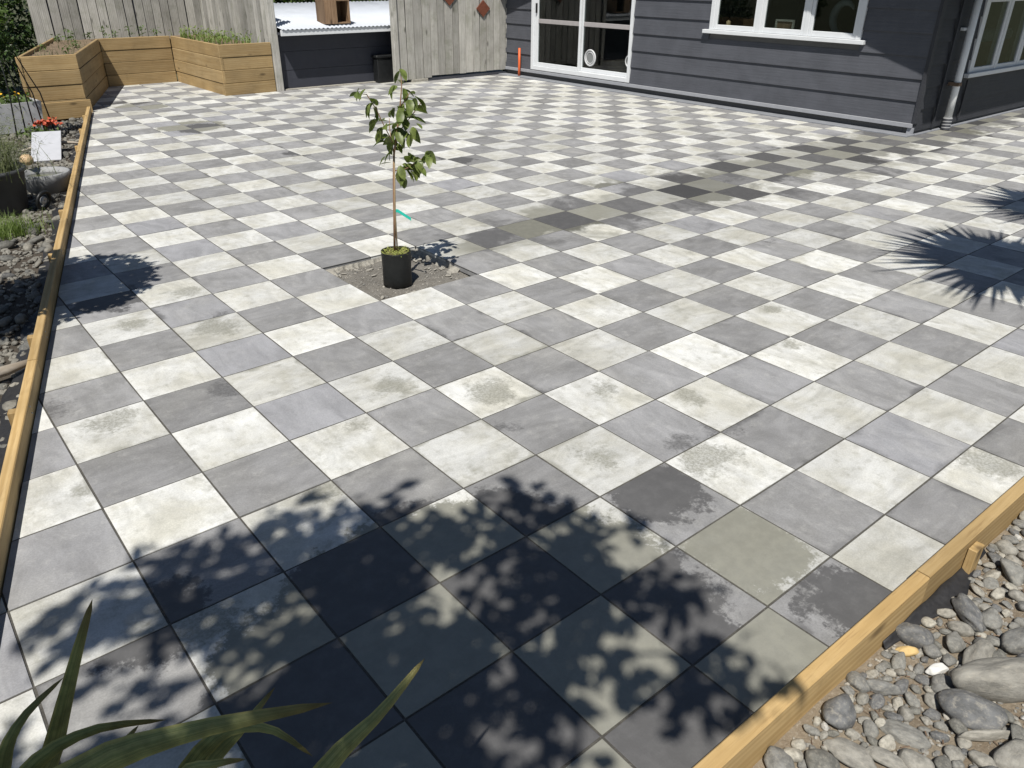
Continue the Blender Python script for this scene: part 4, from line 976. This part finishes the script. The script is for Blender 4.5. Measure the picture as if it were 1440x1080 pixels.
# driftwood on the bed
o = tube('driftwood', [(edge_x(3.2)-.62, 2.72, -.02), (edge_x(3.0)-.4, 2.78, .0), (edge_x(2.85)-.2, 2.82, -.01), (edge_x(2.85)-.06, 2.84, .0)], [.02, .036, .03, .016], M['wood_drift']); tag(o, 'short pale driftwood branch lying against the left edging', 'driftwood')
o = tube('driftwood', [(.35, 9.0, .0), (.62, 9.15, .03), (.88, 9.1, .02), (1.0, 9.0, .01)], [.012, .02, .018, .01], M['wood_drift']); tag(o, 'thin grey curved stick on stones right of the white board', 'driftwood')
# dark bushes beyond the fence end, hedge behind the shed
def bush(name, label, c, rad, n, mt, L_, W_, cat='shrub', thr=-.2, fr=4, group=None):
    t_ = thing(name, label, cat, (c[0], c[1], -.1), group); pts = []
    while len(pts) < n:
        d = Vector((rr.gauss(0, 1), rr.gauss(0, 1), rr.gauss(0, 1))).normalized()*rr.random()**.35; p = Vector(c)+Vector((d.x*rad[0], d.y*rad[1], d.z*rad[2]))
        if noise.noise(p*fr) > thr: pts.append(p)
    cloud('crown', pts, mt, L_, W_, t_, rr); tube('trunk', [(c[0], c[1], -.1), (c[0]+.03, c[1], c[2]*.6), (c[0], c[1]+.04, c[2])], [.05, .04, .02], M['bark'], t_, 8); return t_
bush('dark_bush', 'dense dark bush beyond the left end of the paling fence', (1.0, 15.5, .9), (1.05, .6, 1.2), 6000, M['leaf_dark'], .11, .05)
bush('dark_bush', 'shadowy bush at the far upper left behind the trough', (.35, 13.2, .7), (.6, .9, 1.0), 3200, M['leaf_dark'], .11, .05)
hd = thing('hedge', 'green hedge behind the pale shed roof', 'hedge', (6.4, 15.6, 0))
cloud('foliage', [(rr.uniform(4.9, 9.6), 15.6+rr.gauss(0, .35), rr.uniform(.2, 2.5)) for _ in range(6000)], M['leaf_mid'], .12, .06, hd, rr); cloud('inner_foliage', [(rr.uniform(4.9, 9.6), 16+rr.gauss(0, .2), rr.uniform(.2, 2.4)) for _ in range(3000)], M['leaf_dark'], .2, .12, hd, rr)
tube('trunk', [(6.4, 15.8, -.1), (6.4, 15.8, 1.6)], .06, M['bark'], hd)

# ---------------------------------------------------------------- flax in the near corner
fx = thing('flax_plant', 'long strappy green flax leaves reaching in at bottom left', 'flax', (-1.0, -1.32, -.08))
def flax(ctrl, wd, twist=0.0, droop=.15):
    P = [Vector(c) for c in ctrl]; n = 18; V = []; F = []; UV = []
    def cat(t_):
        t_ = t_*(len(P)-1); i = min(int(t_), len(P)-2); f = t_-i; p0 = P[max(i-1, 0)]; p1 = P[i]; p2 = P[i+1]; p3 = P[min(i+2, len(P)-1)]
        return .5*((2*p1)+(p2-p0)*f+(2*p0-5*p1+4*p2-p3)*f*f+(3*p1-p0-3*p2+p3)*f**3)
    for k in range(n+1):
        s = k/n; c_ = cat(s); t_ = (cat(min(1, s+.02))-cat(max(0, s-.02))).normalized()
        up = (CL-c_).normalized(); a = up.cross(t_).normalized(); a = (a*math.cos(twist*s+.3)+t_.cross(a)*math.sin(twist*s+.3)); nr = a.cross(t_)
        w_ = wd*.5*min(1, (1-s)**.6*1.25)*(.75+.5*math.sin(math.pi*min(1, s*1.3))*.5)
        for j, u in enumerate((-1, -.5, 0, .5, 1)): V.append(c_+a*(w_*u)-nr*(w_*.35*(1-abs(u)))); UV.append((j/4, s))
    for k in range(n):
        for j in range(4): b = k*5+j; F.append((b, b+1, b+6, b+5))
    me = mesh('leaf', V, F, M['flax'], True); ul = me.uv_layers.new(name='UVMap')
    for lp in me.loops: ul.data[lp.index].uv = UV[lp.vertex_index]
    return obj('leaf', me, fx)
B = Vector((-1.02, -1.30, -.02))
def flax2(p, wd, tw):
    ext = p[0]+(p[0]-p[1])*.9; ext.z = p[0].z-.18; mid = (ext+B)*.5+Vector((0, 0, .05)); flax([B, mid, ext, *p], wd, tw)
flax2([G(72, 1062, .72), G(105, 930, .92), G(130, 842, 1.02)], 0.056, .15)
flax2([G(2, 1085, .72), G(28, 1015, .80), G(90, 952, .80)], 0.048, .3)
flax2([G(120, 1085, .86), G(262, 1030, .93), G(468, 988, .93)], 0.088, .2)
flax2([G(30, 1095, .80), G(120, 1030, .86), G(235, 1012, .86)], 0.053, .4)
flax2([G(290, 1085, .66), G(340, 1025, .74), G(387, 966, .78)], 0.048, .2)
flax2([G(455, 1085, .72), G(535, 1002, .80), G(598, 925, .84)], 0.061, .25)
flax2([G(300, 1040, .74), G(375, 1024, .74), G(440, 1064, .66)], 0.048, .3)
flax2([G(255, 1095, .72), G(300, 1075, .74), G(345, 1068, .70)], 0.046, .3)
flax2([G(140, 1100, .5), G(170, 1050, .56), G(195, 1020, .58)], 0.046, .3)

# ---------------------------------------------------------------- trees standing beside and behind the photographer (their shade falls in the picture)
def up(x, y, h): return Vector((x-.48*h, y-.40*h, h))     # a point at height h whose shade falls on (x, y)
rr = random.Random(31)
ft = thing('garden_tree', 'small leafy tree whose dappled shade falls on near pavers', 'tree', (-2.1, -2.7, -.1))
c0 = up(-.16, -.16, 3.7)
tube('trunk', [(-2.1, -2.7, -.1), (-2.05, -2.55, 1.0), (-1.95, -2.2, 2.1), c0+Vector((-.1, -.2, -.3))], [.07, .06, .05, .03], M['bark'], ft, 10)
pts = []; ax = Vector((.78, -.62, 0)); ay = Vector((.62, .78, 0))
clumps = [(0, 0, .50), (-.5, .0, .45), (.5, .05, .42), (-.2, .36, .33), (.3, .40, .30), (-.88, .0, .34), (.86, -.08, .30), (.12, -.42, .44), (-.35, -.45, .5), (-.85, -.42, .36), (-1.12, -.22, .24), (-.1, -.85, .45), (.55, .42, .2), (-.6, .33, .2), (-.6, -1.0, .5), (0, -1.5, .6), (.7, -1.6, .55), (-.8, -1.7, .55), (-1.3, -1.1, .5), (.2, -2.1, .6)]  # rear clumps are added, unseen, to block skylight from the pavers
for cx, cy, cr in clumps:
    cc = c0+ax*cx+ay*cy+Vector((0, 0, rr.uniform(-.3, .4)))
    tube('branch', [c0+Vector((-.1, -.2, -.3)), (c0+cc)/2+Vector((0, 0, -.1)), cc], [.022, .014, .005], M['bark'], ft, 6)
    for k in range(int(640*cr*cr/.16)):
        d = Vector((rr.gauss(0, 1), rr.gauss(0, 1), rr.gauss(0, 1))).normalized()*rr.random()**.5*cr; p = cc+d
        if noise.noise(p*3.4) > -.03: pts.append(p)
cloud('crown', pts, M['leaf_mid'], .095, .055, ft, rr)
def palm(label, c, base, n, L_, seed):
    rr = random.Random(seed); t_ = thing('cabbage_tree', label, 'tree', base); V = []; F = []
    tube('trunk', [base, (Vector(base)+Vector(c))/2+Vector((.05, 0, 0)), c], [.09, .07, .06], M['bark'], t_, 10)
    for k in range(n):
        d = Vector((rr.gauss(0, 1), rr.gauss(0, 1), rr.gauss(.25, .8))).normalized(); l = L_*rr.choice((rr.uniform(.6, .85), rr.uniform(.85, 1.15))); s = d.cross(Vector((0, 0, 1))).normalized()*.026; b = len(V)
        for q, wq in ((0, .7), (.4, 1), (.75, .6), (1, .04)): p = Vector(c)+d*(l*q)+Vector((0, 0, -.12*l*q*q)); V += [p-s*wq, p+s*wq]
        F += [(b+2*i, b+2*i+1, b+2*i+3, b+2*i+2) for i in range(3)]
    obj('crown', mesh('crown', V, F, M['leaf_dark'], True), t_)
palm('nearer spiky cabbage tree whose round shade falls on right pavers', up(5.18, .16, 3.0), (3.5, -1.75, -.1), 380, .92, 4)
palm('farther spiky cabbage tree whose shade tips touch right edge', up(7.2, .40, 3.5), (5.5, -1.6, -.1), 320, .84, 5)
bt = bush('ball_topiary', 'round clipped topiary tree standing left of the stone bed', (*up(-.36, 3.95, 1.75),), (.60, .60, .50), 5200, M['leaf_dark'], .075, .045, 'tree', -.7)
